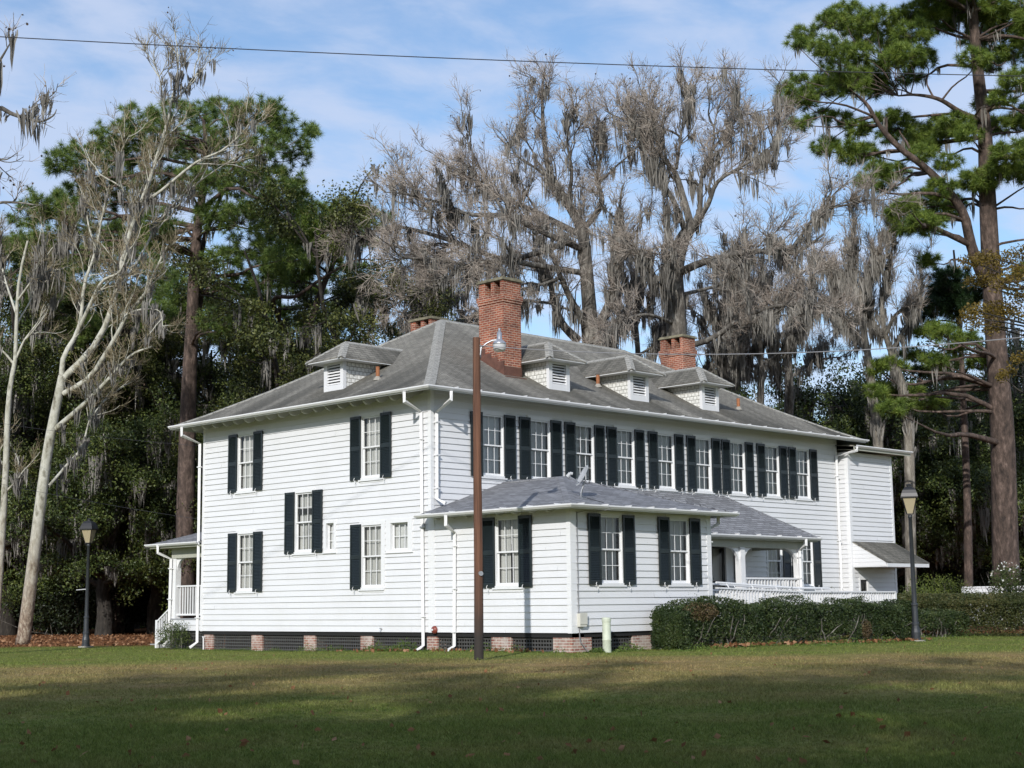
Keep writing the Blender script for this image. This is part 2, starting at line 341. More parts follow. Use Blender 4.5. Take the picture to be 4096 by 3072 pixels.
def syc(name):
    m, t, b = newmat(name); tcn = t.nodes.new('ShaderNodeTexCoord').outputs['Object']
    n = noise(t, 3.2, 5, 0.6, mscale=(1, 1, 0.5)); n3 = noise(t, 9.0, 5, 0.7, mscale=(1, 1, 0.5))
    up = ramp(t, n, [(0.30, (0.13, 0.118, 0.085)), (0.42, (0.35, 0.34, 0.275)), (0.56, (0.50, 0.49, 0.425)), (0.70, (0.20, 0.19, 0.145))])
    lo = ramp(t, n3, [(0.36, (0.11, 0.075, 0.055)), (0.50, (0.24, 0.18, 0.13)), (0.64, (0.46, 0.42, 0.33))])
    sx = t.nodes.new('ShaderNodeSeparateXYZ'); t.links.new(tcn, sx.inputs[0])
    f = ramp(t, mth(t, 'ADD', mth(t, 'DIVIDE', sx.outputs[2], 14.0), mth(t, 'MULTIPLY', n, 0.25)), [(0.18, (1, 1, 1)), (0.52, (0, 0, 0))])
    t.links.new(mixc(t, f, up, lo), b.inputs['Base Color']); b.inputs['Roughness'].default_value = 0.8; bump(t, b, n3, 0.02, 0.7); return m
MT['syc_bark'] = syc('sycamore_bark')
def leaf(name, cols, trans=0.3, sc=0.9, rough=0.5, spec=0.35):
    m = bpy.data.materials.new(name); m.use_nodes = True; t = m.node_tree; b = t.nodes['Principled BSDF']; o = t.nodes['Material Output']
    g = t.nodes.new('ShaderNodeNewGeometry'); n = noise(t, sc, 3, 0.6)
    v = mth(t, 'ADD', mth(t, 'MULTIPLY', g.outputs['Random Per Island'], 0.35), mth(t, 'MULTIPLY', n, 0.65))
    c = ramp(t, v, [(0.28+0.44*i/(len(cols)-1), k) for i, k in enumerate(cols)])
    t.links.new(c, b.inputs['Base Color']); b.inputs['Roughness'].default_value = rough; b.inputs['Specular IOR Level'].default_value = spec
    tr = t.nodes.new('ShaderNodeBsdfTranslucent'); t.links.new(c, tr.inputs[0]); mx = t.nodes.new('ShaderNodeMixShader'); mx.inputs[0].default_value = trans
    t.links.new(b.outputs[0], mx.inputs[1]); t.links.new(tr.outputs[0], mx.inputs[2]); t.links.new(mx.outputs[0], o.inputs[0]); return m
MT['needles'] = leaf('pine_needles', [(0.040, 0.076, 0.015), (0.130, 0.200, 0.032), (0.30, 0.365, 0.075)], 0.3, 1.6)
MT['needles_l'] = leaf('pine_needles_left', [(0.038, 0.075, 0.019), (0.120, 0.188, 0.040), (0.27, 0.335, 0.085)], 0.3, 1.6)
MT['needles_dark'] = leaf('pine_needles_dark_green', [(0.014, 0.038, 0.014), (0.028, 0.062, 0.020), (0.05, 0.09, 0.03)], 0.25)  # darker green needles of the small pine
MT['oak_leaf'] = leaf('live_oak_leaves', [(0.014, 0.026, 0.008), (0.048, 0.072, 0.018), (0.145, 0.175, 0.046)], 0.2, 0.4, 0.45)
MT['oak_leaf2'] = leaf('live_oak_leaves_olive', [(0.024, 0.036, 0.010), (0.072, 0.088, 0.022), (0.17, 0.178, 0.050)], 0.2, 0.4, 0.45)
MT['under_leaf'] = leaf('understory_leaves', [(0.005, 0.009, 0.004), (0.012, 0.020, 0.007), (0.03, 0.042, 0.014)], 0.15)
MT['cyp_leaf'] = leaf('rusty_cypress_leaves', [(0.085, 0.060, 0.010), (0.15, 0.105, 0.018), (0.21, 0.15, 0.03)], 0.3)
MT['hedge_leaf'] = leaf('hedge_leaves', [(0.013, 0.026, 0.009), (0.036, 0.060, 0.018), (0.090, 0.115, 0.036)], 0.2, 1.6, 0.45, 0.35)
MT['hedge_tip'] = leaf('hedge_dry_leaves', [(0.06, 0.04, 0.02), (0.11, 0.075, 0.04), (0.15, 0.12, 0.05)], 0.2, 1.2)
MT['hedge2_leaf'] = leaf('clipped_hedge_leaves', [(0.024, 0.036, 0.012), (0.058, 0.072, 0.021), (0.13, 0.118, 0.045)], 0.2, 0.8)
MT['bush_leaf'] = leaf('yellow_green_leaves', [(0.06, 0.085, 0.015), (0.12, 0.16, 0.03), (0.19, 0.22, 0.05)], 0.3)
MT['shrub_leaf'] = leaf('shrub_leaves', [(0.035, 0.055, 0.018), (0.085, 0.12, 0.035), (0.14, 0.18, 0.05)], 0.3)
MT['weed_leaf'] = leaf('weed_leaves', [(0.05, 0.085, 0.015), (0.10, 0.16, 0.03), (0.16, 0.22, 0.05)], 0.3)
MT['flower'] = simple('white_petals', (0.72, 0.72, 0.66), 0.8)
MT['moss'] = leaf('spanish_moss', [(0.125, 0.117, 0.105), (0.215, 0.203, 0.183), (0.34, 0.323, 0.295)], 0.25, 0.7, 0.95, 0.1)
MT['twig'] = leaf('bare_twigs', [(0.18, 0.150, 0.127), (0.31, 0.266, 0.228), (0.45, 0.40, 0.35)], 0.0, 0.4, 0.9, 0.1)
MT['twig_l'] = leaf('bare_tan_twigs', [(0.13, 0.105, 0.065), (0.24, 0.20, 0.13), (0.36, 0.31, 0.21)], 0.0, 0.4, 0.9, 0.1)
MT['seed'] = simple('seed_balls', (0.07, 0.045, 0.03), 0.9)
MT['dry_leaf'] = leaf('fallen_leaves', [(0.12, 0.055, 0.025), (0.24, 0.12, 0.06), (0.36, 0.22, 0.13)], 0.1, 3.0, 0.9, 0.1)
# ------------------------------------------------------------------ ground
def grid_axis(lo, hi, core0, core1, step):
    core = np.arange(core0, core1+step, step)
    a = core0-np.geomspace(step, core0-lo, 16)[::-1]; b = core1+np.geomspace(step, hi-core1, 16)
    return np.concatenate([a, core, b])
gx = grid_axis(-1500, 2000, -45, 60, 1.0); gy = grid_axis(-1500, 2000, -48, 60, 1.0)
XX, YY = np.meshgrid(gx, gy, indexing='ij'); ZZ = ground_z(XX, YY)
far = np.maximum(np.abs(XX-5), np.abs(YY-5)) > 90; ZZ[far] = 0.0
mb = MB(); idx = np.arange(XX.size).reshape(XX.shape)
mb.add(np.stack([XX, YY, ZZ], -1).reshape(-1, 3), np.stack([idx[:-1, :-1], idx[1:, :-1], idx[1:, 1:], idx[:-1, 1:]], -1).reshape(-1, 4))
def lawn_nodes(t):
    "shared by the ground sheet and the blades: green and dormant brown patches in world metres, leaf litter under the trees"
    g = t.nodes.new('ShaderNodeNewGeometry').outputs['Position']
    sx = t.nodes.new('ShaderNodeSeparateXYZ'); t.links.new(g, sx.inputs[0])
    d = mth(t, 'ADD', mth(t, 'MULTIPLY', mth(t, 'ADD', sx.outputs[0], 29.6), 0.713), mth(t, 'MULTIPLY', mth(t, 'ADD', sx.outputs[1], 32.4), 0.701))   # metres out from the road side
    l = mth(t, 'SUBTRACT', mth(t, 'MULTIPLY', mth(t, 'ADD', sx.outputs[0], 29.6), 0.701), mth(t, 'MULTIPLY', mth(t, 'ADD', sx.outputs[1], 32.4), 0.713))
    big = noise(t, 0.10, 4, 0.6, vec=g); mid = noise(t, 0.55, 5, 0.65, vec=g); fine = noise(t, 7.0, 5, 0.7, vec=g)
    # worn strip of dormant turf between the near lawn and the house
    band = ramp(t, mth(t, 'ADD', mth(t, 'DIVIDE', d, 100.0), mth(t, 'MULTIPLY', mth(t, 'SUBTRACT', big, 0.5), 0.06)),
                [(0.18, (0.14, 0.14, 0.14)), (0.25, (0.42, 0.42, 0.42)), (0.335, (0.52, 0.52, 0.52)), (0.385, (0.16, 0.16, 0.16)), (0.60, (0.12, 0.12, 0.12))])
    br = ramp(t, mth(t, 'ADD', mth(t, 'MULTIPLY', band, 0.72), mth(t, 'MULTIPLY', mid, 0.55)), [(0.36, (0, 0, 0)), (0.74, (1, 1, 1))])
    br = mth(t, 'ADD', mth(t, 'MULTIPLY', br, 0.85), mth(t, 'MULTIPLY', ramp(t, fine, [(0.45, (0, 0, 0)), (0.7, (1, 1, 1))]), 0.12))
    green = ramp(t, fine, [(0.30, (0.075, 0.105, 0.024)), (0.52, (0.150, 0.195, 0.042)), (0.72, (0.24, 0.27, 0.085))])
    brown = ramp(t, noise(t, 5.0, 5, 0.7, vec=g), [(0.30, (0.20, 0.125, 0.060)), (0.52, (0.33, 0.225, 0.115)), (0.72, (0.44, 0.325, 0.18))])
    c = mixc(t, br, green, brown)
    # pine straw and oak leaves: under the trees left of and behind the house
    lit_d = ramp(t, mth(t, 'ADD', mth(t, 'DIVIDE', d, 200.0), mth(t, 'MULTIPLY', mth(t, 'SUBTRACT', mid, 0.5), 0.03)), [(0.283, (0, 0, 0)), (0.300, (1, 1, 1))])
    straw = ramp(t, noise(t, 6.0, 5, 0.75, vec=g), [(0.30, (0.12, 0.050, 0.022)), (0.55, (0.22, 0.100, 0.045)), (0.75, (0.31, 0.17, 0.085))])
    return mixc(t, lit_d, c, straw), fine
m, t, b = newmat('lawn_soil'); c, fine = lawn_nodes(t)
c2 = mixc(t, 0.55, c, mixc(t, 1.0, c, (0.75, 0.68, 0.58), 'MULTIPLY')); t.links.new(c2, b.inputs['Base Color'])
b.inputs['Roughness'].default_value = 1.0; b.inputs['Specular IOR Level'].default_value = 0.1; bump(t, b, fine, 0.05, 1.0)
tag(mb.build('ground', m, smooth=True), kind='structure')

# ------------------------------------------------------------------ house
W_, L_, B_, A_ = 11.52, 21.35, 5.40, 6.0
ZB, EX = 0.62, 0.1815
house = empty('farmhouse', (0, 0, 0), 'long white two-storey clapboard house with black-green shutters and a hipped grey roof', 'house')
def joints(k, s0, s1):
    q = s0+((k*1.618) % 1.0)*4.2+0.4; o = []
    while q < s1: o.append(q); q += 3.1+1.7*((k*0.37+len(o)*0.71) % 1.0)
    return o
def siding(mb, O, Rd, Nn, s0, s1, z0, z1, holes=(), lip=0.029):
    O = np.array(O, float); Rd = np.array(Rd, float); Nn = np.array(Nn, float)
    def pt(s, z, o): return O+Rd*s+Nn*o+np.array([0, 0, z])
    k = 0
    while z0+k*EX < z1-1e-6:
        zb = z0+k*EX; zt = min(zb+EX, z1); k += 1
        cuts = sorted({zb, zt, *[h for H in holes for h in (H[2], H[3]) if zb < h < zt]})
        for za, zc in zip(cuts[:-1], cuts[1:]):
            mid = (za+zc)/2; iv = [(s0, s1)]
            for h0, h1, g0, g1 in holes:
                if g0 <= mid <= g1:
                    nv = []
                    for a, b2 in iv:
                        if h1 <= a or h0 >= b2: nv.append((a, b2)); continue
                        if h0 > a: nv.append((a, h0))
                        if h1 < b2: nv.append((h1, b2))
                    iv = nv
            oa = lip*(1-(za-zb)/EX)+0.002; oc = lip*(1-(zc-zb)/EX)+0.002
            bd = []
            for a, b2 in iv:
                j = [q for q in joints(k, s0, s1) if a+0.05 < q < b2-0.05]; e_ = [a]+j+[b2]; bd += [(p_, q_) for p_, q_ in zip(e_[:-1], e_[1:])]
            for a, b2 in bd:
                f_ = 0.86+0.30*((math.sin((k*7.3+round(a, 1)*3.1))*43758.5) % 1.0); oa = lip*f_*(1-(za-zb)/EX)+0.002; oc = lip*f_*(1-(zc-zb)/EX)+0.002
                mb.quad(pt(a, za, oa), pt(b2, za, oa), pt(b2, zc, oc), pt(a, zc, oc))
                if abs(za-zb) < 1e-9: mb.quad(pt(a, za, -0.01), pt(b2, za, -0.01), pt(b2, za, oa), pt(a, za, oa))
GW = 0.44     # half width of a sash opening
# (x or y of the centre, z0, z1, shutters (sides), kind)
left_w = [(9.05, 5.16, 7.12, 'LR', 0), (2.64, 5.16, 7.12, 'LR', 0), (5.905, 3.04, 5.00, 'LR', 1), (9.0, 1.88, 3.83, 'LR', 2), (2.62, 1.88, 3.83, 'L', 2)]
right_w = [(c, 5.16, 7.10, 'LR', k) for c, k in zip((2.50, 4.57, 6.63, 8.65, 10.76, 12.84, 14.83, 16.96, 18.96), (3, 0, 1, 0, 2, 0, 1, 2, 0))]
porch_w = [(16.96, 1.87, 3.80, 'R', 2), (18.96, 1.87, 3.80, 'LR', 0)]
wingl_w = [(-3.10, 1.83, 3.76, 'LR', 1)]
wingr_w = [(1.60, 1.86, 3.76, 'LR', 1), (4.53, 1.86, 3.76, 'LR', 0)]
small_w = [(4.61, 0.19, 3.10, 3.93), (1.37, 0.385, 3.01, 3.80)]
def hl(lst, sgn): return [(sgn*c-GW, sgn*c+GW, z0+0.05, z1-0.05) for c, z0, z1, *_ in lst]
mb = MB()
siding(mb, (0, 0, 0), (0, -1, 0), (-1, 0, 0), -W_, 0, ZB, 7.86, hl(left_w, -1)+[(-c-hw, -c+hw, z0, z1) for c, hw, z0, z1 in small_w])
siding(mb, (0, 0, 0), (1, 0, 0), (0, -1, 0), 0, L_, ZB, 7.86, hl(right_w, 1)+hl(porch_w, 1)+[(13.15, 13.97, 1.0, 3.40)])
siding(mb, (L_, 0, 0), (0, 1, 0), (1, 0, 0), 0, W_, ZB, 7.86); siding(mb, (0, W_, 0), (-1, 0, 0), (0, 1, 0), -L_, 0, ZB, 7.86)
mb.build('wall', MT['white'], house)
mb = MB()
siding(mb, (0, 0, 0), (0, -1, 0), (-1, 0, 0), 0.0, B_, ZB, 4.02, hl(wingl_w, -1))
siding(mb, (0, -B_, 0), (1, 0, 0), (0, -1, 0), 0, A_, ZB, 4.02, hl(wingr_w, 1)); siding(mb, (A_, 0, 0), (0, 1, 0), (1, 0, 0), -B_, 0, ZB, 4.02)
tag(mb.build('wing_wall', MT['white'], house), 'single-storey clapboard wing wall')
mb = MB(); AX0, AX1, AY = 21.50, 24.70, -0.40
siding(mb, (0, AY, 0), (1, 0, 0), (0, -1, 0), AX0, AX1, 0.25, 7.10, [(22.0, 22.55, 0.3, 2.18)]); siding(mb, (AX0, 0, 0), (0, -1, 0), (-1, 0, 0), -5.0, -AY, 0.25, 7.10)
siding(mb, (AX1, 0, 0), (0, 1, 0), (1, 0, 0), AY, 5.0, 0.25, 7.10); siding(mb, (0, 5, 0), (-1, 0, 0), (0, 1, 0), -AX1, -AX0, 0.25, 7.10)
tag(mb.build('annex_wall', MT['white'], house), 'narrow two-storey clapboard annex at the far end')
# corner boards
for lo, hi in [((-0.028, -0.028, ZB-0.01), (0.10, 0.10, 7.84)), ((-0.028, W_-0.10, ZB-0.01), (0.10, W_+0.028, 7.84)), ((L_-0.12, -0.028, ZB-0.01), (L_+0.028, 0.10, 7.84)),
               ((-0.028, -B_-0.028, ZB-0.01), (0.20, -B_+0.12, 4.0)), ((-0.0285, -0.16, ZB-0.01), (0.02, -0.03, 3.98)), ((A_-0.17, -B_-0.028, ZB-0.01), (A_+0.028, -B_+0.12, 4.0)),
               ((AX0-0.028, AY-0.028, 0.24), (AX0+0.16, AY+0.14, 7.08)), ((AX1-0.12, AY-0.028, 0.24), (AX1+0.028, AY+0.1, 7.08))]: mb = MB(); mb.box(lo, hi); mb.build('corner_board', MT['trim'], house)
mb = MB()                                            # floors, sills; black paints in the shadow line under the siding
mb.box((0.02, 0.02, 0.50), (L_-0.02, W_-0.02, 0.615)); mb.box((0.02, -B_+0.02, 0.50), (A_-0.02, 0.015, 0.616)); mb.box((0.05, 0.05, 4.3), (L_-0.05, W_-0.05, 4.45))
mb.build('floor_sill_shadow', MT['dark'], house)

# --- window, shutter prototypes (local: X to the right, -Y outward, Z up)
def make_window(h, name='window', kind=0, wide=False):
    hw = GW
    cs = MB(); e = 0.075
    cs.box((-hw-e, -0.034, 0.0), (-hw+0.002, 0.10, h+0.02)); cs.box((hw-0.002, -0.034, 0.0), (hw+(0.17 if wide else e), 0.10, h+0.02))
    cs.box((-hw-0.12, -0.036, h-0.048), (hw+0.12+(0.08 if wide else 0), 0.10, h+0.075)); cs.box((-hw-0.13, -0.070, -0.045), (hw+0.13, 0.10, 0.052))
    cs.box((-hw-0.10, -0.030, -0.10), (hw+0.10, 0.02, -0.047))
    o = cs.build(name, MT['trim'], house)
    zb, zt = 0.054, h-0.05; zm = (zb+zt)/2
    for nm, y0, z0, z1 in (('upper_sash', 0.004, zm-0.022, zt), ('lower_sash', 0.042, zb, zm+0.022)):
        s = MB(); st = 0.042; y1 = y0+0.035
        s.box((-hw+0.003, y0, z0), (-hw+st, y1, z1)); s.box((hw-st, y0, z0), (hw-0.003, y1, z1))
        s.box((-hw+st, y0+0.001, z0), (hw-st, y1-0.001, z0+(0.075 if 'lower' in nm else 0.044))); s.box((-hw+st, y0+0.001, z1-0.044), (hw-st, y1-0.001, z1))
        for k in (-1, 1): s.box((k*0.135-0.008, y0+0.006, z0+0.03), (k*0.135+0.008, y1-0.006, z1-0.03))
        zz_ = (z0+z1)/2+0.01; s.box((-hw+st, y0+0.008, zz_-0.008), (hw-st, y1-0.008, zz_+0.008))
        so = s.build(nm, MT['trim'], o)
        g = MB(); g.quad((-hw+0.02, y0+0.018, z0+0.02), (hw-0.02, y0+0.018, z0+0.02), (hw-0.02, y0+0.018, z1-0.02), (-hw+0.02, y0+0.018, z1-0.02)); g.build('pane', MT['glass'], o)
    cu = MB(); n = 56; xs = np.linspace(-hw+0.02, hw-0.02, n)
    def sheet(x0, x1, z0, z1, y, amp, ph=0.0):
        xs = np.linspace(x0, x1, 40); ys = y+amp*0.55*np.sin(xs*42+ph)+amp*0.5*np.sin(xs*23+1.3*ph)
        v = np.array([[x, yy, z] for z in (z0, z1) for x, yy in zip(xs, ys)]); cu.add(v, [[i, i+1, 41+i, 40+i] for i in range(39)])
    if kind == 0: sheet(-hw+0.01, hw-0.01, 0.06, h-0.06, 0.15, 0.014, 0.0)
    elif kind == 1: sheet(-hw+0.01, -0.04, 0.06, h-0.06, 0.15, 0.016, 1.0); sheet(0.03, hw-0.01, 0.06, h-0.06, 0.15, 0.016, 2.0); sheet(-hw, hw, h*0.62, h-0.05, 0.20, 0.002)
    elif kind == 2: sheet(-hw+0.01, hw-0.01, 0.06, h-0.06, 0.15, 0.018, 4.0); sheet(-hw, hw, 0.05, h*0.30, 0.135, 0.004)
    else: sheet(-hw, hw, 0.05, h-0.05, 0.14, 0.003)
    cu.build('curtain', MT['blind'] if kind == 3 else MT['curtain'], o)
    return o
protos = {}
def place_window(O, rz, h, kind, wide=False):
    key = (round(h, 2), kind, wide)
    if key not in protos: o = protos[key] = make_window(h, 'window', kind, wide)
    else: o = copy_tree(protos[key], house)
    o.location = O; o.rotation_euler = (0, 0, rz); return o
def make_shutter():
    s = MB(); hw, h, d = 0.245, 1.95, 0.036
    s.box((-hw, -d, 0), (-hw+0.055, 0, h)); s.box((hw-0.055, -d, 0), (hw, 0, h))
    for z0, z1 in ((0.0, 0.11), (0.90, 1.02), (h-0.085, h)): s.box((-hw+0.055, -d+0.002, z0), (hw-0.055, -0.002, z1))
    for za, zc in ((0.11, 0.90), (1.02, h-0.085)):
        n = int((zc-za)/0.046)
        for i in range(n):
            z = za+(i+0.0)*(zc-za)/n
            s.hexa([(-hw+0.055, -d+0.003, z), (hw-0.055, -d+0.003, z), (hw-0.055, -d+0.010, z-0.001), (-hw+0.055, -d+0.010, z-0.001)],
                   [(-hw+0.055, -0.010, z+0.046), (hw-0.055, -0.010, z+0.046), (hw-0.055, -0.004, z+0.045), (-hw+0.055, -0.004, z+0.045)])
    s.box((-hw+0.05, -0.004, 0.05), (hw-0.05, 0.0, h-0.05))
    o = s.build('shutter', MT['shutter'], house)
    k = MB(); th = np.linspace(0, 1, 9)
    pts = [(0.03*math.sin(2*math.pi*q), -d-0.022-0.012*math.sin(math.pi*q), -0.13+0.20*q) for q in th]
    k.tube(pts, 0.009, 6); k.tube([(0, 0.02, -0.03), (0, -d-0.03, -0.03)], 0.008, 6); k.build('shutter_dog', MT['trim'], o)
    return o
shp = []
def place_shutter(O, rz, h):
    if shp: o = copy_tree(shp[0], house)
    else: o = make_shutter(); shp.append(o)
    o.location = O; o.rotation_euler = (0, 0, rz); o.scale = (1, 1, h/1.95)
    for c in o.children: c.location = (random.uniform(-0.06, 0.06), 0, 0)
for O, Rd, Nn, rz, sg, lst in [((0, 0, 0), (0, -1, 0), (-1, 0, 0), -math.pi/2, -1, left_w+wingl_w), ((0, 0, 0), (1, 0, 0), (0, -1, 0), 0, 1, right_w+porch_w), ((0, -B_, 0), (1, 0, 0), (0, -1, 0), 0, 1, wingr_w)]:
    O = np.array(O, float); Rd = np.array(Rd, float); Nn = np.array(Nn, float)
    for c, z0, z1, sh, kd in lst:
        p0 = O+Rd*sg*c+np.array([0, 0, z0]); place_window(p0, rz, z1-z0, kd, sh == 'L')
        for ch in sh: place_shutter(p0+Rd*(0.705 if ch == 'R' else -0.705)+Nn*0.045+np.array([0, 0, 0.005]), rz, z1-z0-0.01)
place_shutter((14.68, -0.045, 1.9), 0, 1.55)
# small fixed windows (no shutters)
for c, hw, z0, z1 in small_w:
    big = hw > 0.3; s = MB(); h = z1-z0; e = 0.115 if not big else 0.20
    s.box((-hw-e, -0.034, -0.07), (-hw, 0.12, h+0.12)); s.box((hw, -0.034, -0.07), (hw+e, 0.12, h+0.12)); s.box((-hw, -0.033, h), (hw, 0.12, h+0.119)); s.box((-hw, -0.033, -0.069), (hw, 0.12, 0))
    s.box((-hw-e-0.02, -0.06, -0.10), (hw+e+0.02, 0.02, -0.071))
    o = s.build('fixed_window', MT['trim'], house); q = MB(); y = 0.085
    q.box((-hw, y, 0), (-hw+0.035, y+0.03, h)); q.box((hw-0.035, y, 0), (hw, y+0.03, h)); q.box((-hw+0.035, y, 0), (hw-0.035, y+0.03, 0.04)); q.box((-hw+0.035, y, h-0.04), (hw-0.035, y+0.03, h))
    for k in ((-1, 1) if big else (0,)): q.box((k*hw/3-0.01, y+0.004, 0.03), (k*hw/3+0.01, y+0.026, h-0.03))
    for k in ((0.5,) if big else (0.35, 0.68)): q.box((-hw+0.03, y+0.006, h*k-0.01), (hw-0.03, y+0.024, h*k+0.01))
    q.build('sash', MT['trim'], o); g = MB(); g.quad((-hw, y+0.015, 0), (hw, y+0.015, 0), (hw, y+0.015, h), (-hw, y+0.015, h)); g.build('pane', MT['glass'], o)
    g = MB(); g.quad((-hw-.1, 0.17, -.1), (hw+.1, 0.17, -.1), (hw+.1, 0.17, h+.1), (-hw-.1, 0.17, h+.1)); g.build('blind', MT['blind'], o)
    o.location = (0, c, z0); o.rotation_euler = (0, 0, -math.pi/2)
# doors
def door(x0, x1, y, z0, z1, lab, lites, mat):
    s = MB(); s.box((x0-0.09, y-0.035, z0-0.02), (x0, y+0.1, z1+0.09)); s.box((x1, y-0.035, z0-0.02), (x1+0.09, y+0.1, z1+0.09)); s.box((x0, y-0.034, z1), (x1, y+0.1, z1+0.089))
    fr = s.build('door_frame', MT['trim'], house)
    d = MB(); st = 0.12
    d.box((x0, y+0.03, z0), (x0+st, y+0.07, z1)); d.box((x1-st, y+0.03, z0), (x1, y+0.07, z1))
    zs = [z0, z0+0.2]+([z0+0.95, z0+1.08] if lites else [])+[z1-0.14, z1]
    for a, b2 in zip(zs[::2], zs[1::2]): d.box((x0+st, y+0.031, a), (x1-st, y+0.069, b2))
    o = d.build('door', mat, house); tag(o, lab); g = MB(); g.quad((x0+st, y+0.05, z0), (x1-st, y+0.05, z0), (x1-st, y+0.05, z1), (x0+st, y+0.05, z1)); g.build('pane', MT['glass'], o)
    k = MB(); k.tube([(x1-0.06, y-0.02, z0+1.0), (x1-0.06, y+0.03, z0+1.0)], 0.03, 8); k.build('handle', MT['galv'], o)
    k = MB(); k.quad((x0, y+0.22, z0), (x1, y+0.22, z0), (x1, y+0.22, z1), (x0, y+0.22, z1)); k.build('door_backing', MT['curtain'] if lites else MT['dark'], o)  # without lites, a black sheet paints in the dark interior
door(13.15, 13.97, 0.0, 1.02, 3.38, 'black storm door on the side porch', True, MT['black'])
door(22.02, 22.53, AY, 0.3, 2.16, 'dark opening under the awning', False, MT['black'])

# --- main roof
OV = 0.83
rings = [(-OV, 7.55), (0.0, 7.93), (1.5, 8.72), (W_/2, 11.20)]
def ring(d, z): return [np.array(p) for p in ((d, d, z), (L_-d, d, z), (L_-d, W_-d, z), (d, W_-d, z))]
mb = MB()
for (d0, z0), (d1, z1) in zip(rings[:-1], rings[1:]):
    a, b2 = ring(d0, z0), ring(d1, z1)
    for i in range(4):
        j = (i+1) % 4
        if np.linalg.norm(b2[i]-b2[j]) < 1e-6: mb.tri(a[i], a[j], b2[i])
        else: mb.quad(a[i], a[j], b2[j], b2[i])
o_ = ring(-OV, 7.55)
for i in range(4): mb.quad(o_[i]-[0, 0, 0.03], o_[(i+1) % 4]-[0, 0, 0.03], o_[(i+1) % 4], o_[i])
roof = mb.build('roof', MT['roof'], house, uv=True)
def cap(mb, p, q, wd, sl, up=0.025):
    p = np.array(p, float); q = np.array(q, float); d = q-p; n = np.array([d[1], -d[0], 0]); n /= np.linalg.norm(n)
    dz = np.array([0, 0, up]); dr = np.array([0, 0, sl])
    mb.quad(p+n*wd-dr+dz, q+n*wd-dr+dz, q+dz, p+dz); mb.quad(p+dz, q+dz, q-n*wd-dr+dz, p-n*wd-dr+dz)
    mb.quad(p+n*wd-dr, q+n*wd-dr, q+n*wd-dr+dz, p+n*wd-dr+dz); mb.quad(p-n*wd-dr+dz, q-n*wd-dr+dz, q-n*wd-dr, p-n*wd-dr)
mb = MB()
for i in range(4):
    for (d0, z0), (d1, z1) in zip(rings[:-1], rings[1:]):
        s = (z1-z0)/(d1-d0); cap(mb, ring(d0, z0)[i], ring(d1, z1)[i], 0.17, 0.17*0.707*s)
cap(mb, (W_/2, W_/2, 11.2), (L_-W_/2, W_/2, 11.2), 0.17, 0.17*0.58, 0.03)
mb.build('ridge_cap', MT['cap'], roof, uv=True)
mb = MB(); a, b2 = ring(-OV, 7.44), ring(0.05, 7.84)
for i in range(4): mb.quad(a[i], b2[i], b2[(i+1) % 4], a[(i+1) % 4])
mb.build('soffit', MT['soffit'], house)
mb = MB()
mb.sweep([(x, y, 7.55) for x, y in ((-OV, -OV), (L_+OV, -OV), (L_+OV, W_+OV), (-OV, W_+OV))], [(-0.03, -0.100), (0.012, -0.100), (0.012, -0.035), (-0.03, -0.035)], closed=True)
mb.build('fascia', MT['trim'], house)
GUT = [(0.014, -0.090), (0.070, -0.090), (0.112, -0.038), (0.112, -0.004), (0.102, -0.004), (0.098, -0.036), (0.062, -0.076), (0.014, -0.076)]
mb = MB(); mb.sweep([(-OV, W_+OV, 7.575), (-OV, -OV, 7.575), (L_+OV, -OV, 7.575), (L_+OV, W_+OV, 7.575)], GUT)
g = mb.build('gutter', MT['gutter'], house)
mb = MB()
for x in np.arange(0.2, L_+0.6, 0.95): mb.box((x-0.012, -OV-0.13, 7.572), (x+0.012, -OV+0.10, 7.60))
mb.build('gutter_strap', MT['gutter'], g)
def rafter():
    s = MB(); pr = [(0.0, 0.30), (0.0, 0.02), (-0.18, -0.06), (-0.34, -0.10), (-0.50, -0.19), (-0.64, -0.20), (-0.72, -0.15), (-0.78, -0.08), (-0.78, 0.02)]
    top = lambda x: 0.29+x*0.47
    b0 = [(x, -0.035, z) for x, z in pr[1:8]]; 
    for (x0, z0), (x1, z1) in zip(pr[1:7], pr[2:8]): s.hexa([(x0, -0.035, min(z0, top(x0)-.01)), (x1, -0.035, min(z1, top(x1)-.01)), (x1, 0.035, min(z1, top(x1)-.01)), (x0, 0.035, min(z0, top(x0)-.01))], [(x0, -0.035, top(x0)), (x1, -0.035, top(x1)), (x1, 0.035, top(x1)), (x0, 0.035, top(x0))])
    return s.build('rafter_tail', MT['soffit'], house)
raf = rafter(); raf.location = (0, 0.35, 7.53); y = 0.95
while y < W_: c = copy_tree(raf, house); c.location = (0, y, 7.53); y += 0.60
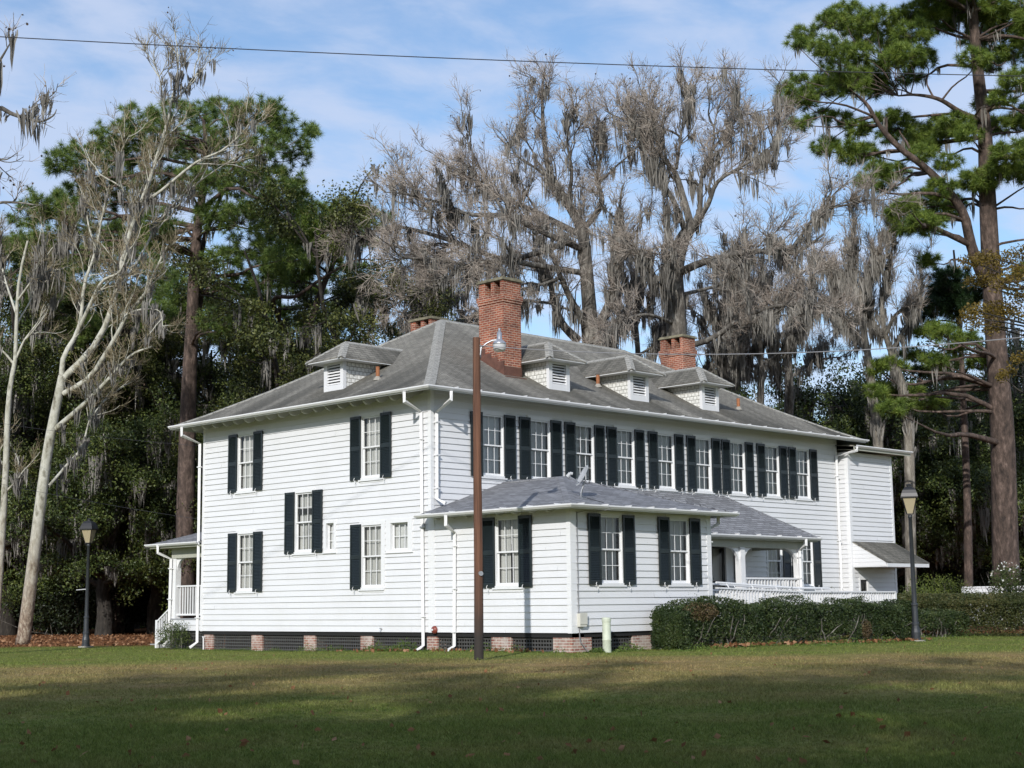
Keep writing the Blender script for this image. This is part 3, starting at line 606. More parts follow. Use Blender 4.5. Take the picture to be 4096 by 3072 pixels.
# --- dormers
def dormer(O, rz, lab):
    s = MB(); hw = 0.47
    for k in (-1, 1): s.quad(*[(k*hw, yy, zz_) for yy, zz_ in ((0.0, 0.0-0.1), (2.6, -0.1), (2.6, 0.80), (0.0, 0.80))][::k])
    d = s.build('dormer', MT['dshake'], house, uv=True); tag(d, lab)
    s = MB(); s.box((-hw-0.018, -0.02, -0.14), (-hw+0.14, 0.10, 0.80)); s.box((hw-0.14, -0.02, -0.14), (hw+0.018, 0.10, 0.80)); s.box((-hw+0.14, -0.015, -0.14), (hw-0.14, 0.08, 0.07)); s.box((-hw+0.14, -0.015, 0.72), (hw-0.14, 0.08, 0.80))
    s.build('dormer_trim', MT['white'], d)
    s = MB()
    for i in range(7):
        z = 0.085+i*0.092; s.hexa([(-hw+0.14, -0.005, z), (hw-0.14, -0.005, z), (hw-0.14, 0.010, z-0.006), (-hw+0.14, 0.010, z-0.006)], [(-hw+0.14, 0.05, z+0.058), (hw-0.14, 0.05, z+0.058), (hw-0.14, 0.062, z+0.050), (-hw+0.14, 0.062, z+0.050)])
    lv = s.build('louvre', MT['trim'], d); s = MB(); s.quad((-hw+0.1, 0.085, 0), (hw-0.1, 0.085, 0), (hw-0.1, 0.085, 0.8), (-hw+0.1, 0.085, 0.8)); s.build('louvre_shade', MT['dark'], d)  # black sheet paints the darkness behind the slats
    s = MB(); ew, fo, ez, az = 0.90, -0.44, 0.84, 1.52; ay = fo+ew
    s.tri((-ew, fo, ez), (ew, fo, ez), (0, ay, az)); s.quad((ew, fo, ez), (ew, 2.6, ez), (0, 3.3, az), (0, ay, az)); s.quad((-ew, 2.6, ez), (-ew, fo, ez), (0, ay, az), (0, 3.3, az))
    for p, q in (((-ew, fo), (ew, fo)), ((ew, fo), (ew, 2.6)), ((-ew, 2.6), (-ew, fo))): s.quad((*p, ez-0.035), (*q, ez-0.035), (*q, ez), (*p, ez))
    r = s.build('dormer_roof', MT['roof'], d, uv=True)
    s = MB(); cap(s, (-ew, fo, ez), (0, ay, az), 0.13, 0.13*0.707*0.76, 0.015); cap(s, (ew, fo, ez), (0, ay, az), 0.13, 0.13*0.707*0.76, 0.015); cap(s, (0, ay, az), (0, 3.3, az), 0.13, 0.13*0.76, 0.018); s.build('dormer_ridge_cap', MT['cap'], d, uv=True)
    s = MB(); s.quad((-ew+0.01, fo+0.01, ez-0.036), (-ew+0.01, 2.6, ez-0.036), (ew-0.01, 2.6, ez-0.036), (ew-0.01, fo+0.01, ez-0.036))
    for p, q in (((-ew+.012, fo+.012), (ew-.012, fo+.012)), ((ew-.012, fo+.012), (ew-.012, 2.6)), ((-ew+.012, 2.6), (-ew+.012, fo+.012))): s.quad((*p, ez-0.062), (*q, ez-0.062), (*q, ez-0.034), (*p, ez-0.034))
    s.quad((-ew+0.03, fo+0.03, ez-0.055), (-ew+0.03, 2.6, ez-0.055), (ew-0.03, 2.6, ez-0.055), (ew-0.03, fo+0.03, ez-0.055))
    s.build('dormer_soffit', MT['trim'], d)
    d.location = O; d.rotation_euler = (0, 0, rz)
dormer((6.06, 0.50, 8.31), 0, 'louvred dormer beside the tall brick chimney'); dormer((10.08, 0.50, 8.31), 0, 'louvred dormer with a rusty pipe beside it')
dormer((14.05, 0.50, 8.31), 0, 'louvred dormer farthest along the long slope'); dormer((0.42, 5.00, 8.25), -math.pi/2, 'louvred dormer on the short end slope')
# --- chimneys
def rz_(d): return float(np.interp(d, [r[0] for r in rings], [r[1] for r in rings]))
def chimney(x, y, lab, flash=False, dark=False):
    s = MB(); w_, dp, zt = 0.80, 1.12, 11.80
    s.box((x, y, 7.8), (x+w_, y+dp, 11.00)); s.box((x-0.03, y-0.03, 11.00), (x+w_+0.03, y+dp+0.03, 11.08)); s.box((x-0.055, y-0.055, 11.08), (x+w_+0.055, y+dp+0.055, 11.26))
    for y0, y1 in ((0.0, 0.14), (0.40, 0.56), (0.84, dp)): s.box((x, y+y0, 11.26), (x+w_, y+y1, 11.72))
    c = s.build('chimney', MT['chimney'], house, uv=True); tag(c, lab)
    s = MB(); s.box((x+0.3, y+0.14, 11.26), (x+0.5, y+0.40, 11.72)); s.box((x+0.3, y+0.56, 11.26), (x+0.5, y+0.84, 11.72)); s.build('slot_shade', MT['dark'], c)  # black blocks in the slots paint in their shaded inside
    s = MB(); s.box((x-0.06, y-0.06, 11.72), (x+w_+0.06, y+dp+0.06, 11.77)); s.box((x-0.02, y-0.02, 11.77), (x+w_+0.02, y+dp+0.02, 11.82)); s.build('chimney_cap', MT['capstone'], c)
    if flash:
        s = MB(); s.box((x-0.012, y-0.012, rz_(y)-0.2), (x+w_+0.012, y+0.02, rz_(y)+0.30)); s.box((x-0.08, y-0.16, rz_(y-0.16)-0.02), (x+w_+0.08, y-0.01, rz_(y-0.16)+0.03))
        for i in range(4):
            ya = y+0.28*i; s.box((x-0.010-0.001*i, ya, rz_(ya)-0.2), (x+0.02, ya+0.281, rz_(ya)+0.46)); s.box((x+w_-0.02, ya, rz_(ya)-0.2), (x+w_+0.010+0.001*i, ya+0.281, rz_(ya)+0.46))
        s.build('flashing', MT['copper'], c)
chimney(4.35, 1.30, 'tall brick chimney at the near corner', True); chimney(7.15, 7.80, 'brick chimney behind the near ridge end'); chimney(17.08, 4.05, 'brick chimney at the far end of the ridge')
for i, (x, y) in enumerate(((9.04, 1.45), (16.57, 1.10), (0.80, 3.31))):
    d = x if i == 2 else y; z = rz_(d); s = MB(); s.tube([(x, y, z-0.1), (x, y, z+0.40)], 0.062, 10); p = s.build('vent_pipe', MT['rust'], house)
    s = MB(); s.lathe([(0.15, -0.04), (0.10, 0.05), (0.066, 0.09)], (x, y, z), 10); s.build('vent_boot', MT['conc'], p)
# --- wing roof
WO, WZ = 0.57, 3.92; xr = A_/2; ya = -B_-WO+(xr+WO); za = WZ+(xr+WO)*0.315
mb = MB(); e0, e1, e2, e3 = np.array((-WO, 0.0, WZ)), np.array((-WO, -B_-WO, WZ)), np.array((A_+WO, -B_-WO, WZ)), np.array((A_+WO, 0.0, WZ)); ap = np.array((xr, ya, za)); rb = np.array((xr, 0.0, za))
mb.quad(e0, e1, ap, rb); mb.tri(e1, e2, ap); mb.quad(e2, e3, rb, ap)
for p, q in ((e0, e1), (e1, e2), (e2, e3)): mb.quad(p-[0, 0, .03], q-[0, 0, .03], q, p)
wr = mb.build('wing_roof', MT['roof_low'], house, uv=True)
mb = MB(); cap(mb, e1, ap, 0.15, 0.15*.707*.315, 0.02); cap(mb, ap, rb, 0.15, 0.15*.315, 0.022)
n_ = 14
for i in range(n_):
    p = e2+(ap-e2)*(i/n_); q = e2+(ap-e2)*((i+0.92)/n_); cap(mb, p, q+np.array([0, 0, 0.012]), 0.15, 0.15*.707*.315, 0.02)
mb.build('wing_ridge_cap', MT['roof_low'], wr, uv=True)
mb = MB(); d = np.array((0, 0, -0.10)); mb.quad(e1+d, e0+d, np.array((0.05, 0, WZ+0.08)), np.array((0.05, -B_+0.05, WZ+0.08))); mb.quad(e2+d, e1+d, np.array((0.05, -B_+0.05, WZ+0.08)), np.array((A_-0.05, -B_+0.05, WZ+0.08))); mb.quad(e3+d, e2+d, np.array((A_-.05, -B_+0.05, WZ+0.08)), np.array((A_-.05, 0, WZ+0.08)))
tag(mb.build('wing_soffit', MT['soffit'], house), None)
mb = MB(); mb.sweep([(-WO, 0.0, WZ), (-WO, -B_-WO, WZ), (A_+WO, -B_-WO, WZ), (A_+WO, -0.1, WZ)], [(-0.03, -0.100), (0.012, -0.100), (0.012, -0.035), (-0.03, -0.035)]); mb.build('wing_fascia', MT['trim'], house)
mb = MB(); mb.sweep([(-WO, 0.0, WZ+0.02), (-WO, -B_-WO, WZ+0.02), (A_+WO, -B_-WO, WZ+0.02)], GUT); g = mb.build('wing_gutter', MT['gutter'], house)
mb = MB()
for x in np.arange(-0.2, A_+0.5, 0.95): mb.box((x-0.012, -B_-WO-0.13, WZ+0.018), (x+0.012, -B_-WO+0.10, WZ+0.045))
for yy in np.arange(-B_-0.1, -0.2, 1.0): mb.box((-WO-0.13, yy-0.012, WZ+0.018), (-WO+0.10, yy+0.012, WZ+0.045))
mb.build('gutter_strap', MT['gutter'], g)
for yy in np.arange(-B_+0.35, -0.3, 0.62): c = copy_tree(raf, house); c.location = (0.0, yy, WZ-0.03); c.scale = (0.72, 1, 0.62)
# --- side porch
pz, py_, pxr, pzt = 3.56, -2.40, 16.30, 5.10
mb = MB(); mb.quad((4.0, py_, pz), (pxr, py_, pz), (pxr+py_, 0, pzt), (4.0, 0, pzt)); mb.tri((pxr, py_, pz), (pxr, 0, pz), (pxr+py_, 0, pzt)); mb.quad((6.0, py_, pz-.03), (pxr, py_, pz-.03), (pxr, py_, pz), (6.0, py_, pz)); mb.quad((pxr, py_, pz-.03), (pxr, 0, pz-.03), (pxr, 0, pz), (pxr, py_, pz))
pr = mb.build('porch_roof', MT['roof_low'], house, uv=True)
mb = MB(); cap(mb, (pxr, py_, pz), (pxr+py_, 0, pzt), 0.14, 0.14*.707*.64, 0.02); mb.build('porch_ridge_cap', MT['roof_low'], pr, uv=True)
mb = MB(); mb.box((6.02, py_+0.05, 3.42), (pxr-0.05, -0.03, 3.47)); mb.box((6.02, -2.05, 3.18), (15.80, -1.80, 3.42)); mb.box((15.55, -1.80, 3.18), (15.80, -0.03, 3.42)); mb.build('porch_ceiling', MT['soffit'], house)
mb = MB(); mb.sweep([(6.03, py_, pz), (pxr, py_, pz), (pxr, -0.03, pz)], [(-0.03, -0.100), (0.012, -0.100), (0.012, -0.035), (-0.03, -0.035)]); mb.build('porch_fascia', MT['trim'], house)
mb = MB(); mb.sweep([(6.03, py_, pz+0.01), (pxr, py_, pz+0.01)], GUT); g = mb.build('porch_gutter', MT['gutter'], house)
mb = MB()
for x in np.arange(6.6, pxr, 1.2): mb.box((x-0.015, py_-0.13, pz+0.008), (x+0.015, py_+0.12, pz+0.04))
mb.build('gutter_strap', MT['gutter'], g)
mb = MB(); mb.box((6.03, -2.1, 0.92), (15.9, -0.03, 1.0)); mb.box((6.03, -2.08, 0.35), (15.88, -2.0, 0.92)); mb.build('porch_floor', MT['step'], house)
def bracket(s, x, y, z, sgn, r=0.62, th=0.10, axis=0):
    n = 7; an = np.linspace(0, math.pi/2, n)
    arc = [(r-r*math.sin(a), -r+r*(1-math.cos(a)) if False else -r*math.cos(a)) for a in an]   # (out, down) concave quarter
    arc = [(r*(1-math.cos(a)), -r*(1-math.sin(a))) for a in an]
    for (o0, d0), (o1, d1) in zip(arc[:-1], arc[1:]):
        def P3(o, d, t): return (x+sgn*o, y+t, z+d) if axis == 0 else (x+t, y+sgn*o, z+d)
        s.hexa([P3(o0, d0, -th/2), P3(o1, d1, -th/2), P3(o1, d1, th/2), P3(o0, d0, th/2)], [P3(o0, 0, -th/2), P3(o1, 0, -th/2), P3(o1, 0, th/2), P3(o0, 0, th/2)])
for x, y in ((12.22, -1.92), (15.62, -1.92), (8.9, -1.92)):
    s = MB(); s.box((x-0.12, y-0.12, 1.0), (x+0.12, y+0.12, 3.18)); s.box((x-0.14, y-0.14, 1.0), (x+0.14, y+0.14, 1.12)); p = s.build('porch_post', MT['trim'], house)
    s = MB(); bracket(s, x+0.12, y, 3.18, 1) if x < 15 else None; bracket(s, x-0.12, y, 3.18, -1)
    if x > 15: bracket(s, x, y+0.12, 3.18, 1, axis=1)
    s.build('bracket', MT['trim'], p)
def balustrade(s, a, b, h0, h1, step=0.125, wd=0.035, top=(0.09, 0.05), bot=(0.06, 0.06)):
    "rails between points a and b (on the floor line), bottom rail at h0 and top rail at h1 above it"
    a = np.array(a, float); b = np.array(b, float); z0 = np.array([0, 0, h0]); z1 = np.array([0, 0, h1])
    s.bar(a+z1, b+z1, *top); s.bar(a+z0, b+z0, *bot); n = max(2, int(np.linalg.norm(b-a)/step))
    for i in range(1, n):
        p = a+(b-a)*i/n; s.box((p[0]-wd/2, p[1]-wd/2, p[2]+h0+bot[1]/2-0.01), (p[0]+wd/2, p[1]+wd/2, p[2]+h1-top[1]/2+0.005))
for a, b2 in (((12.34, -1.92, 1.0), (15.50, -1.92, 1.0)), ((15.62, -1.80, 1.0), (15.62, -0.05, 1.0))):
    s = MB(); balustrade(s, a, b2, 0.12, 1.15, 0.17, 0.05, (0.11, 0.06)); s.build('railing', MT['trim'], house)
# --- front porch at the back-left corner
fx, fy = 0.42, 13.72; ex, ey, ez = -0.15, 14.66, 3.62; dpt = ey-W_
mb = MB(); sl = 0.33; tp = ez+sl*dpt
mb.tri((ex, ey, ez), (ex, W_, ez), (ex+dpt, W_, tp)); mb.quad((ex+0, ey, ez), (ex+dpt, W_, tp), (12.0, W_, tp), (12.0, ey, ez)); mb.quad((ex, ey, ez-.03), (ex, W_, ez-.03), (ex, W_, ez), (ex, ey, ez)); mb.quad((ex, ey, ez-.03), (12, ey, ez-.03), (12, ey, ez), (ex, ey, ez)); mb.tri((12, W_, tp), (12, W_, ez), (12, ey, ez))
o = mb.build('front_porch_roof', MT['roof_low'], house, uv=True)
mb = MB(); mb.box((ex+0.03, W_+0.03, 3.47), (11.97, ey-0.03, 3.52)); mb.box((fx-0.13, W_+0.03, 3.12), (fx+0.13, fy+0.13, 3.47)); mb.box((fx+0.13, fy-0.13, 3.12), (11.9, fy+0.13, 3.47)); mb.build('front_porch_ceiling', MT['soffit'], house)
mb = MB(); mb.sweep([(12, ey, ez), (ex, ey, ez), (ex, W_+0.03, ez)], [(-0.03, -0.100), (0.012, -0.100), (0.012, -0.035), (-0.03, -0.035)]); mb.build('front_porch_fascia', MT['trim'], house)
mb = MB(); mb.sweep([(12, ey, ez+0.01), (ex, ey, ez+0.01), (ex, W_+0.03, ez+0.01)], GUT); mb.build('front_porch_gutter', MT['gutter'], house)
mb = MB(); mb.box((0.28, W_+0.03, 0.985), (11.9, 14.0, 1.035)); mb.build('front_porch_floor', MT['step'], house)
mb = MB(); siding(mb, (0.30, 0, 0), (0, -1, 0), (-1, 0, 0), -13.96, -W_-0.03, 0.62, 0.98); siding(mb, (0, 13.96, 0), (-1, 0, 0), (0, 1, 0), -11.9, -0.30, 0.62, 0.98); mb.build('front_porch_skirt', MT['white'], house)
for x in (fx, 4.2, 8.0, 11.7):
    s = MB(); s.box((x-0.11, fy-0.11, 1.035), (x+0.11, fy+0.11, 3.12)); p = s.build('porch_post', MT['trim'], house)
    if x == fx: s = MB(); bracket(s, fx, fy-0.11, 3.12, -1, 0.45, axis=1); s.build('bracket', MT['trim'], p)
s = MB(); balustrade(s, (fx, W_+0.06, 1.035), (fx, fy-0.11, 1.035), 0.13, 1.11, 0.15, 0.04); s.build('railing', MT['trim'], house)
s = MB()
for i in range(5): s.box((0.55, 14.0+0.30*i, 0.86-0.19*i), (2.4, 14.0+0.30*(i+1)+0.03, 0.90-0.19*i)); s.box((0.57, 14.0+0.30*i, 0.0), (2.38, 14.0+0.30*i+0.03, 0.86-0.19*i))
s.build('steps', MT['step'], house)
s = MB(); s.box((0.44, 14.95, 0.0), (0.54, 15.05, 0.98)); s.bar((0.49, 14.97, 0.93), (0.49, 13.80, 1.60), 0.09, 0.05); s.bar((0.49, 14.97, 0.16), (0.49, 13.95, 0.68), 0.06, 0.06)
for i in range(1, 8):
    f = i/8; yy = 14.97-1.1*f; s.box((0.47, yy-0.02, 0.16+0.56*f), (0.51, yy+0.02, 0.93+0.63*f-0.02))
s.build('stair_railing', MT['trim'], house)
# --- annex roof, awning
mb = MB(); mb.quad((AX0-0.25, AY-0.48, 7.30), (AX1+0.8, AY-0.48, 7.30), (AX1+0.8, 5.3, 7.85), (AX0-0.25, 5.3, 7.85)); mb.quad((AX0-0.25, AY-0.48, 7.26), (AX1+0.8, AY-0.48, 7.26), (AX1+0.8, AY-0.48, 7.30), (AX0-0.25, AY-0.48, 7.30)); mb.quad((AX1+0.8, AY-0.48, 7.26), (AX1+0.8, 5.3, 7.81), (AX1+0.8, 5.3, 7.85), (AX1+0.8, AY-0.48, 7.30)); mb.quad((AX0-0.25, 5.3, 7.81), (AX0-0.25, AY-0.48, 7.26), (AX0-0.25, AY-0.48, 7.30), (AX0-0.25, 5.3, 7.85))
mb.build('annex_roof', MT['roof'], house, uv=True)
mb = MB(); mb.quad((AX0-0.24, AY-0.47, 7.14), (AX0-0.24, 5.2, 7.60), (AX1+0.78, 5.2, 7.60), (AX1+0.78, AY-0.47, 7.14)); mb.box((AX0-0.24, AY-0.475, 7.12), (AX1+0.78, AY-0.45, 7.255)); mb.build('annex_soffit', MT['soffit'], house)
mb = MB(); mb.sweep([(AX0-0.24, AY-0.48, 7.31), (AX1+0.79, AY-0.48, 7.31)], GUT); mb.build('annex_gutter', MT['gutter'], house)
mb = MB(); x0, x1, yf = AX0+0.06, AX1-0.02, -1.92
mb.quad((x0, yf, 2.80), (x1, yf, 2.80), (x1, AY-0.02, 3.63), (x0, AY-0.02, 3.63)); mb.quad((x0, yf, 2.76), (x1, yf, 2.76), (x1, yf, 2.80), (x0, yf, 2.80)); mb.quad((x0, AY-0.02, 3.59), (x0, yf, 2.76), (x0, yf, 2.80), (x0, AY-0.02, 3.63))
aw = mb.build('awning', MT['roof'], house, uv=True); tag(aw, 'small shed roof over the annex door')
mb = MB(); mb.box((x0+0.01, yf+0.01, 2.62), (x1-0.01, yf+0.05, 2.765)); mb.box((x0+0.02, yf+0.05, 2.63), (x1-0.02, AY-0.03, 2.66))
k = 0
for z in np.arange(2.66, 3.58, 0.155):
    y1 = -1.92+(z-2.76)/0.546 if z > 2.76 else -1.87; y2 = -1.92+(z+0.155-2.76)/0.546
    mb.hexa([(x0+0.012, y1, z), (x0+0.03, y1, z), (x0+0.03, AY-0.02, z), (x0+0.012, AY-0.02, z)], [(x0+0.022, min(y2, AY-0.05), z+0.153), (x0+0.03, min(y2, AY-0.05), z+0.153), (x0+0.03, AY-0.02, z+0.153), (x0+0.022, AY-0.02, z+0.153)])
mb.build('awning_gable', MT['white'], aw)
# --- downspouts
def spout(pts, nm='downspout'):
    s = MB(); s.tube(pts, 0.062, 4); o = s.build(nm, MT['gutter'], house)
    zs = sorted({round(p[2], 2) for p in pts}); lo, hi = pts[-2], pts[-3]
    for f in (0.12, 0.5, 0.88):
        b_ = MB()
        p = np.array(lo)*(1-f)+np.array(hi)*f; b_.box((p[0]-0.07, p[1]-0.07, p[2]-0.015), (p[0]+0.07, p[1]+0.07, p[2]+0.02)); b_.build('spout_strap', MT['gutter'], o)
spout([(-0.90, 11.55, 7.47), (-0.90, 11.55, 7.20), (-0.085, 11.66, 6.97), (-0.085, 11.62, 0.25), (-0.30, 11.75, 0.07)])
spout([(-0.90, 0.14, 7.47), (-0.90, 0.14, 7.20), (-0.085, 0.33, 6.97), (-0.085, 0.27, 0.25), (-0.32, 0.30, 0.10)])
spout([(-0.02, -0.90, 7.46), (-0.02, -0.90, 7.22), (0.16, -0.085, 6.95), (0.15, -0.085, 4.42), (0.25, -0.35, 4.28)])
spout([(-0.64, -1.30, 3.86), (-0.64, -1.30, 3.60), (-0.085, -1.06, 3.40), (-0.085, -1.02, 0.25), (-0.34, -0.95, 0.10)])
spout([(6.50, -5.35, 3.86), (6.50, -5.35, 3.64), (6.085, -5.33, 3.49), (6.085, -5.33, 0.3), (6.2, -5.5, 0.12)])
spout([(21.35, -0.95, 7.24), (21.35, -0.95, 7.10), (21.22, -0.085, 6.93), (21.20, -0.085, 0.4), (21.2, -0.3, 0.15)])
spout([(-0.22, 13.95, 3.58), (-0.22, 13.95, 3.32), (0.235, 13.80, 3.10), (0.235, 13.85, 0.30), (0.10, 14.0, 0.10)])
spout([(15.35, -2.46, 3.5), (15.35, -2.46, 3.30), (15.50, -2.08, 3.12), (15.50, -2.08, 1.2), (15.5, -2.2, 1.05)])
# --- piers and lattice
pier_y = [(11.40, 10.88), (8.70, 8.12), (5.94, 5.38), (3.19, 2.64), (0.23, -0.20), (-2.39, -3.15), (-4.70, -5.38)]
def pier(lo, hi, lab=None):
    s = MB(); s.box(lo, hi); return s.build('brick_pier', MT['pier'], house, uv=True)
for a, b2 in pier_y: pier((0.03, b2, -0.1), (0.50, a, 0.585))
for a, b2 in ((0.51, 0.80), (2.48, 3.27), (5.2, 5.96)): pier((a, -B_+0.03, -0.1), (b2, -B_+0.50, 0.585))
def lattice(a, b2, z1, z0=0.0):
    a = np.array(a, float); b2 = np.array(b2, float); s = MB(); n = int(np.linalg.norm(b2-a)/0.100); d = (b2-a)/np.linalg.norm(b2-a); nn = np.array([d[1], -d[0], 0])
    for i in range(n+1): p = a+(b2-a)*i/n; s.bar(p+[0, 0, z0], p+[0, 0, z1], 0.042, 0.008, up=nn)
    for z in np.arange(z0+0.03, z1, 0.100): s.bar(a+nn*0.006+[0, 0, z], b2+nn*0.006+[0, 0, z], 0.008, 0.042)
    s.build('lattice_panel', MT['lattice'], house)
for (a0, a1), (b0, b1) in zip(pier_y[:-1], pier_y[1:]): lattice((0.10, a1, 0), (0.10, b0, 0), 0.52, -0.08)
for a, b2 in ((0.80, 2.48), (3.27, 5.2)): lattice((a, -B_+0.10, 0), (b2, -B_+0.10, 0), 0.52)
lattice((0.40, 13.9, 0), (0.40, W_+0.1, 0), 0.60); lattice((16.0, -2.05, 0), (L_, -0.1, 0), 0.3)
s = MB(); s.box((0.9, W_-0.2, -0.1), (L_-0.1, W_-0.1, 0.6)); s.box((L_-0.2, 0.1, -0.1), (L_-0.1, W_-0.2, 0.6)); s.box((A_, 0.02, -0.1), (L_-0.2, 0.1, 0.6)); s.box((A_-0.15, -B_+0.5, -0.1), (A_-0.05, 0.0, 0.6)); s.build('light_block_wall', MT['pier'], house, uv=True)  # solid walls added out of view to block light under the house
# vent pipe and faucet low on the wall
s = MB(); s.tube([(0.05, 11.33, 0.42), (-0.07, 11.33, 0.42), (-0.07, 11.28, 0.40), (-0.07, 11.27, 0.0)], 0.025, 6); s.build('drain_pipe', MT['gutter'], house)
s = MB(); s.tube([(0.0, 2.14, 0.70), (-0.10, 2.14, 0.70), (-0.13, 2.14, 0.62)], 0.016, 6); s.tube([(-0.08, 2.10, 0.73), (-0.08, 2.18, 0.73)], 0.012, 6); s.build('faucet', MT['galv'], house)
# bell, service box, cables: hung on the wall
bl = empty('alarm_bell', (-0.02, -0.18, 0.69), 'small round red alarm bell low on the white wing wall', 'alarm bell')
s = MB(); a = np.linspace(0, math.pi/2, 6); s.lathe([(0.115*math.cos(t_), 0.09*math.sin(t_)+0.03) for t_ in a]+[(0.001, 0.125)], sides=18); gong = s.build('gong', MT['red'], bl, smooth=True); gong.rotation_euler = (0, -math.pi/2, 0)
s = MB(); s.box((-0.03, -0.07, -0.07), (0.0, 0.07, 0.07)); s.build('back_box', MT['boxgrey'], bl); s = MB(); s.lathe([(0.03, 0.115), (0.03, 0.135), (0.001, 0.137)], sides=10); h = s.build('hub', MT['trim'], bl); h.rotation_euler = (0, -math.pi/2, 0)
bx = empty('service_box', (0.32, -B_-0.02, 0.78), 'beige telephone service box on the corner of the wing beside the green post', 'utility box')
s = MB(); s.box((-0.13, -0.11, 0.0), (0.13, 0.0, 0.34)); s.build('body', MT['boxgrey'], bx); s = MB(); s.box((-0.14, -0.125, 0.06), (0.14, -0.112, 0.36)); s.build('lid', MT['boxgrey'], bx)
s = MB(); zz0 = np.linspace(3.78, 1.0, 12); s.tube([(0.24+0.01*math.sin(k*2.1), -B_-0.035, z) for k, z in enumerate(zz0)], 0.014, 5); s.tube([(0.24, -B_-0.03, 3.75), (0.30, -B_-0.25, 3.80), (0.62, -B_-0.5, 3.78), (0.85, -B_-WO-0.14, 3.84), (0.72, -B_-WO-0.05, 3.99)], 0.010, 5); s.tube([(0.24, -B_-0.035, 0.8), (0.26, -B_-0.05, 0.4), (0.5, -B_-0.15, 0.1)], 0.014, 5)
s.build('cable', MT['wire_al'], bx, origin=(0.32, -B_-0.02, 0.78))
# satellite dish on the wing roof
dz = 3.92+(B_+WO-5.10)*0.315
ds = empty('satellite_dish', (0.80, -5.10, dz), 'grey satellite dish on a bent mast on the wing roof', 'satellite dish')
sr = np.array([RT[0], RT[1], 0]); sr /= np.linalg.norm(sr); sf = np.array([FW[0], FW[1], 0])
def DS(x, y, z): return sr*x+sf*y+np.array([0, 0, z])
s = MB(); s.tube([DS(0, 0, 0), DS(0.0, 0, 0.12), DS(0.05, 0, 0.28), DS(0.08, 0, 0.42)], 0.028, 8); s.box((-0.12, -0.09, -0.03), (0.12, 0.09, 0.02)); s.build('mast', MT['galv'], ds)
s = MB(); rr = np.linspace(0, 1, 6); prof = [(0.30*q, 0.055*q*q) for q in rr]+[(0.305, 0.050)]+[(0.30*q, 0.055*q*q-0.012) for q in rr[::-1]]
s.lathe(prof, sides=24); refl = s.build('reflector', MT['dish'], ds, smooth=True); refl.location = DS(0.07, 0, 0.57); refl.scale = (0.92, 1.05, 1); refl.rotation_euler = Vector(DS(-0.84, -0.22, 0.46)).to_track_quat('Z', 'Y').to_euler()
s = MB(); s.tube([DS(0.07, 0, 0.38), DS(-0.08, 0, 0.42), DS(-0.32, 0, 0.58)], 0.016, 6); s.build('feed_arm', MT['galv'], ds); s = MB(); s.tube([DS(-0.37, 0, 0.56), DS(-0.29, 0, 0.66)], [0.055, 0.045], 10); s.tube([DS(-0.30, 0, 0.66), DS(-0.22, 0, 0.64)], 0.04, 8); s.build('feed_horn', MT['dish'], ds)
s = MB(); th = np.linspace(0, 2*math.pi, 12); s.tube([DS(0.17+0.07*math.cos(q), 0, 0.42+0.06*math.sin(q)) for q in th], 0.009, 5); s.tube([DS(0.10, 0, 0.40), DS(0.02, -0.03, 0.18), DS(0.0, -0.1, 0.02), (0.05, -0.75, -0.18)], 0.009, 5); s.build('coax_cable', MT['black'], ds)
# ramp with white balustrades behind the hedge
rp = empty('access_ramp', (6.4, -5.3, 0.0), 'white railed access ramp behind the front hedge', 'ramp'); RO = (6.4, -5.3, 0.0)
s = MB(); s.hexa([(6.35, -5.25, 0.80), (10.7, -5.25, 0.78), (10.7, -4.05, 0.78), (6.35, -4.05, 0.80)], [(6.35, -5.25, 0.96), (10.7, -5.25, 0.86), (10.7, -4.05, 0.86), (6.35, -4.05, 0.96)]); s.box((10.7, -5.25, 0.77), (16.2, -4.05, 0.855)); s.build('deck', MT['step'], rp, origin=RO)
for y in (-5.3, -4.0):
    for a, b2, z0, z1 in (((6.4, y), (10.7, y), 1.0, 0.88), ((10.7, y), (16.25, y), 0.88, 0.86)):
        s = MB(); balustrade(s, (*a, z0), (*b2, z1), 0.10, 0.78, 0.15, 0.05, (0.12, 0.045), (0.05, 0.08)); s.build('railing', MT['trim'], rp, origin=RO)
    s = MB()
    for x in (6.42, 8.6, 10.72, 13.5, 16.25): s.box((x-0.05, y-0.05, 0.0), (x+0.05, y+0.05, 1.62))
    s.build('post', MT['trim'], rp, origin=RO)
s = MB(); balustrade(s, (16.25, -5.25, 0.86), (16.25, -4.05, 0.86), 0.10, 0.78, 0.15, 0.05, (0.12, 0.045), (0.05, 0.08)); s.build('railing', MT['trim'], rp, origin=RO)
for pts in ([(6.55, -5.17, 1.94), (10.7, -5.17, 1.775), (12.5, -5.17, 1.765)], [(6.8, -4.12, 1.96), (10.7, -4.12, 1.80), (13.8, -4.12, 1.76)]):
    s = MB(); s.tube(pts, 0.032, 8)
    for k in np.linspace(0.08, 0.92, 5):
        x = pts[0][0]+(pts[-1][0]-pts[0][0])*k; z = np.interp(x, [q[0] for q in pts], [q[2] for q in pts]); s.tube([(x, pts[0][1]-0.11, z-0.14), (x, pts[0][1], z)], 0.014, 5)
    s.build('handrail', MT['trim'], rp, origin=RO)
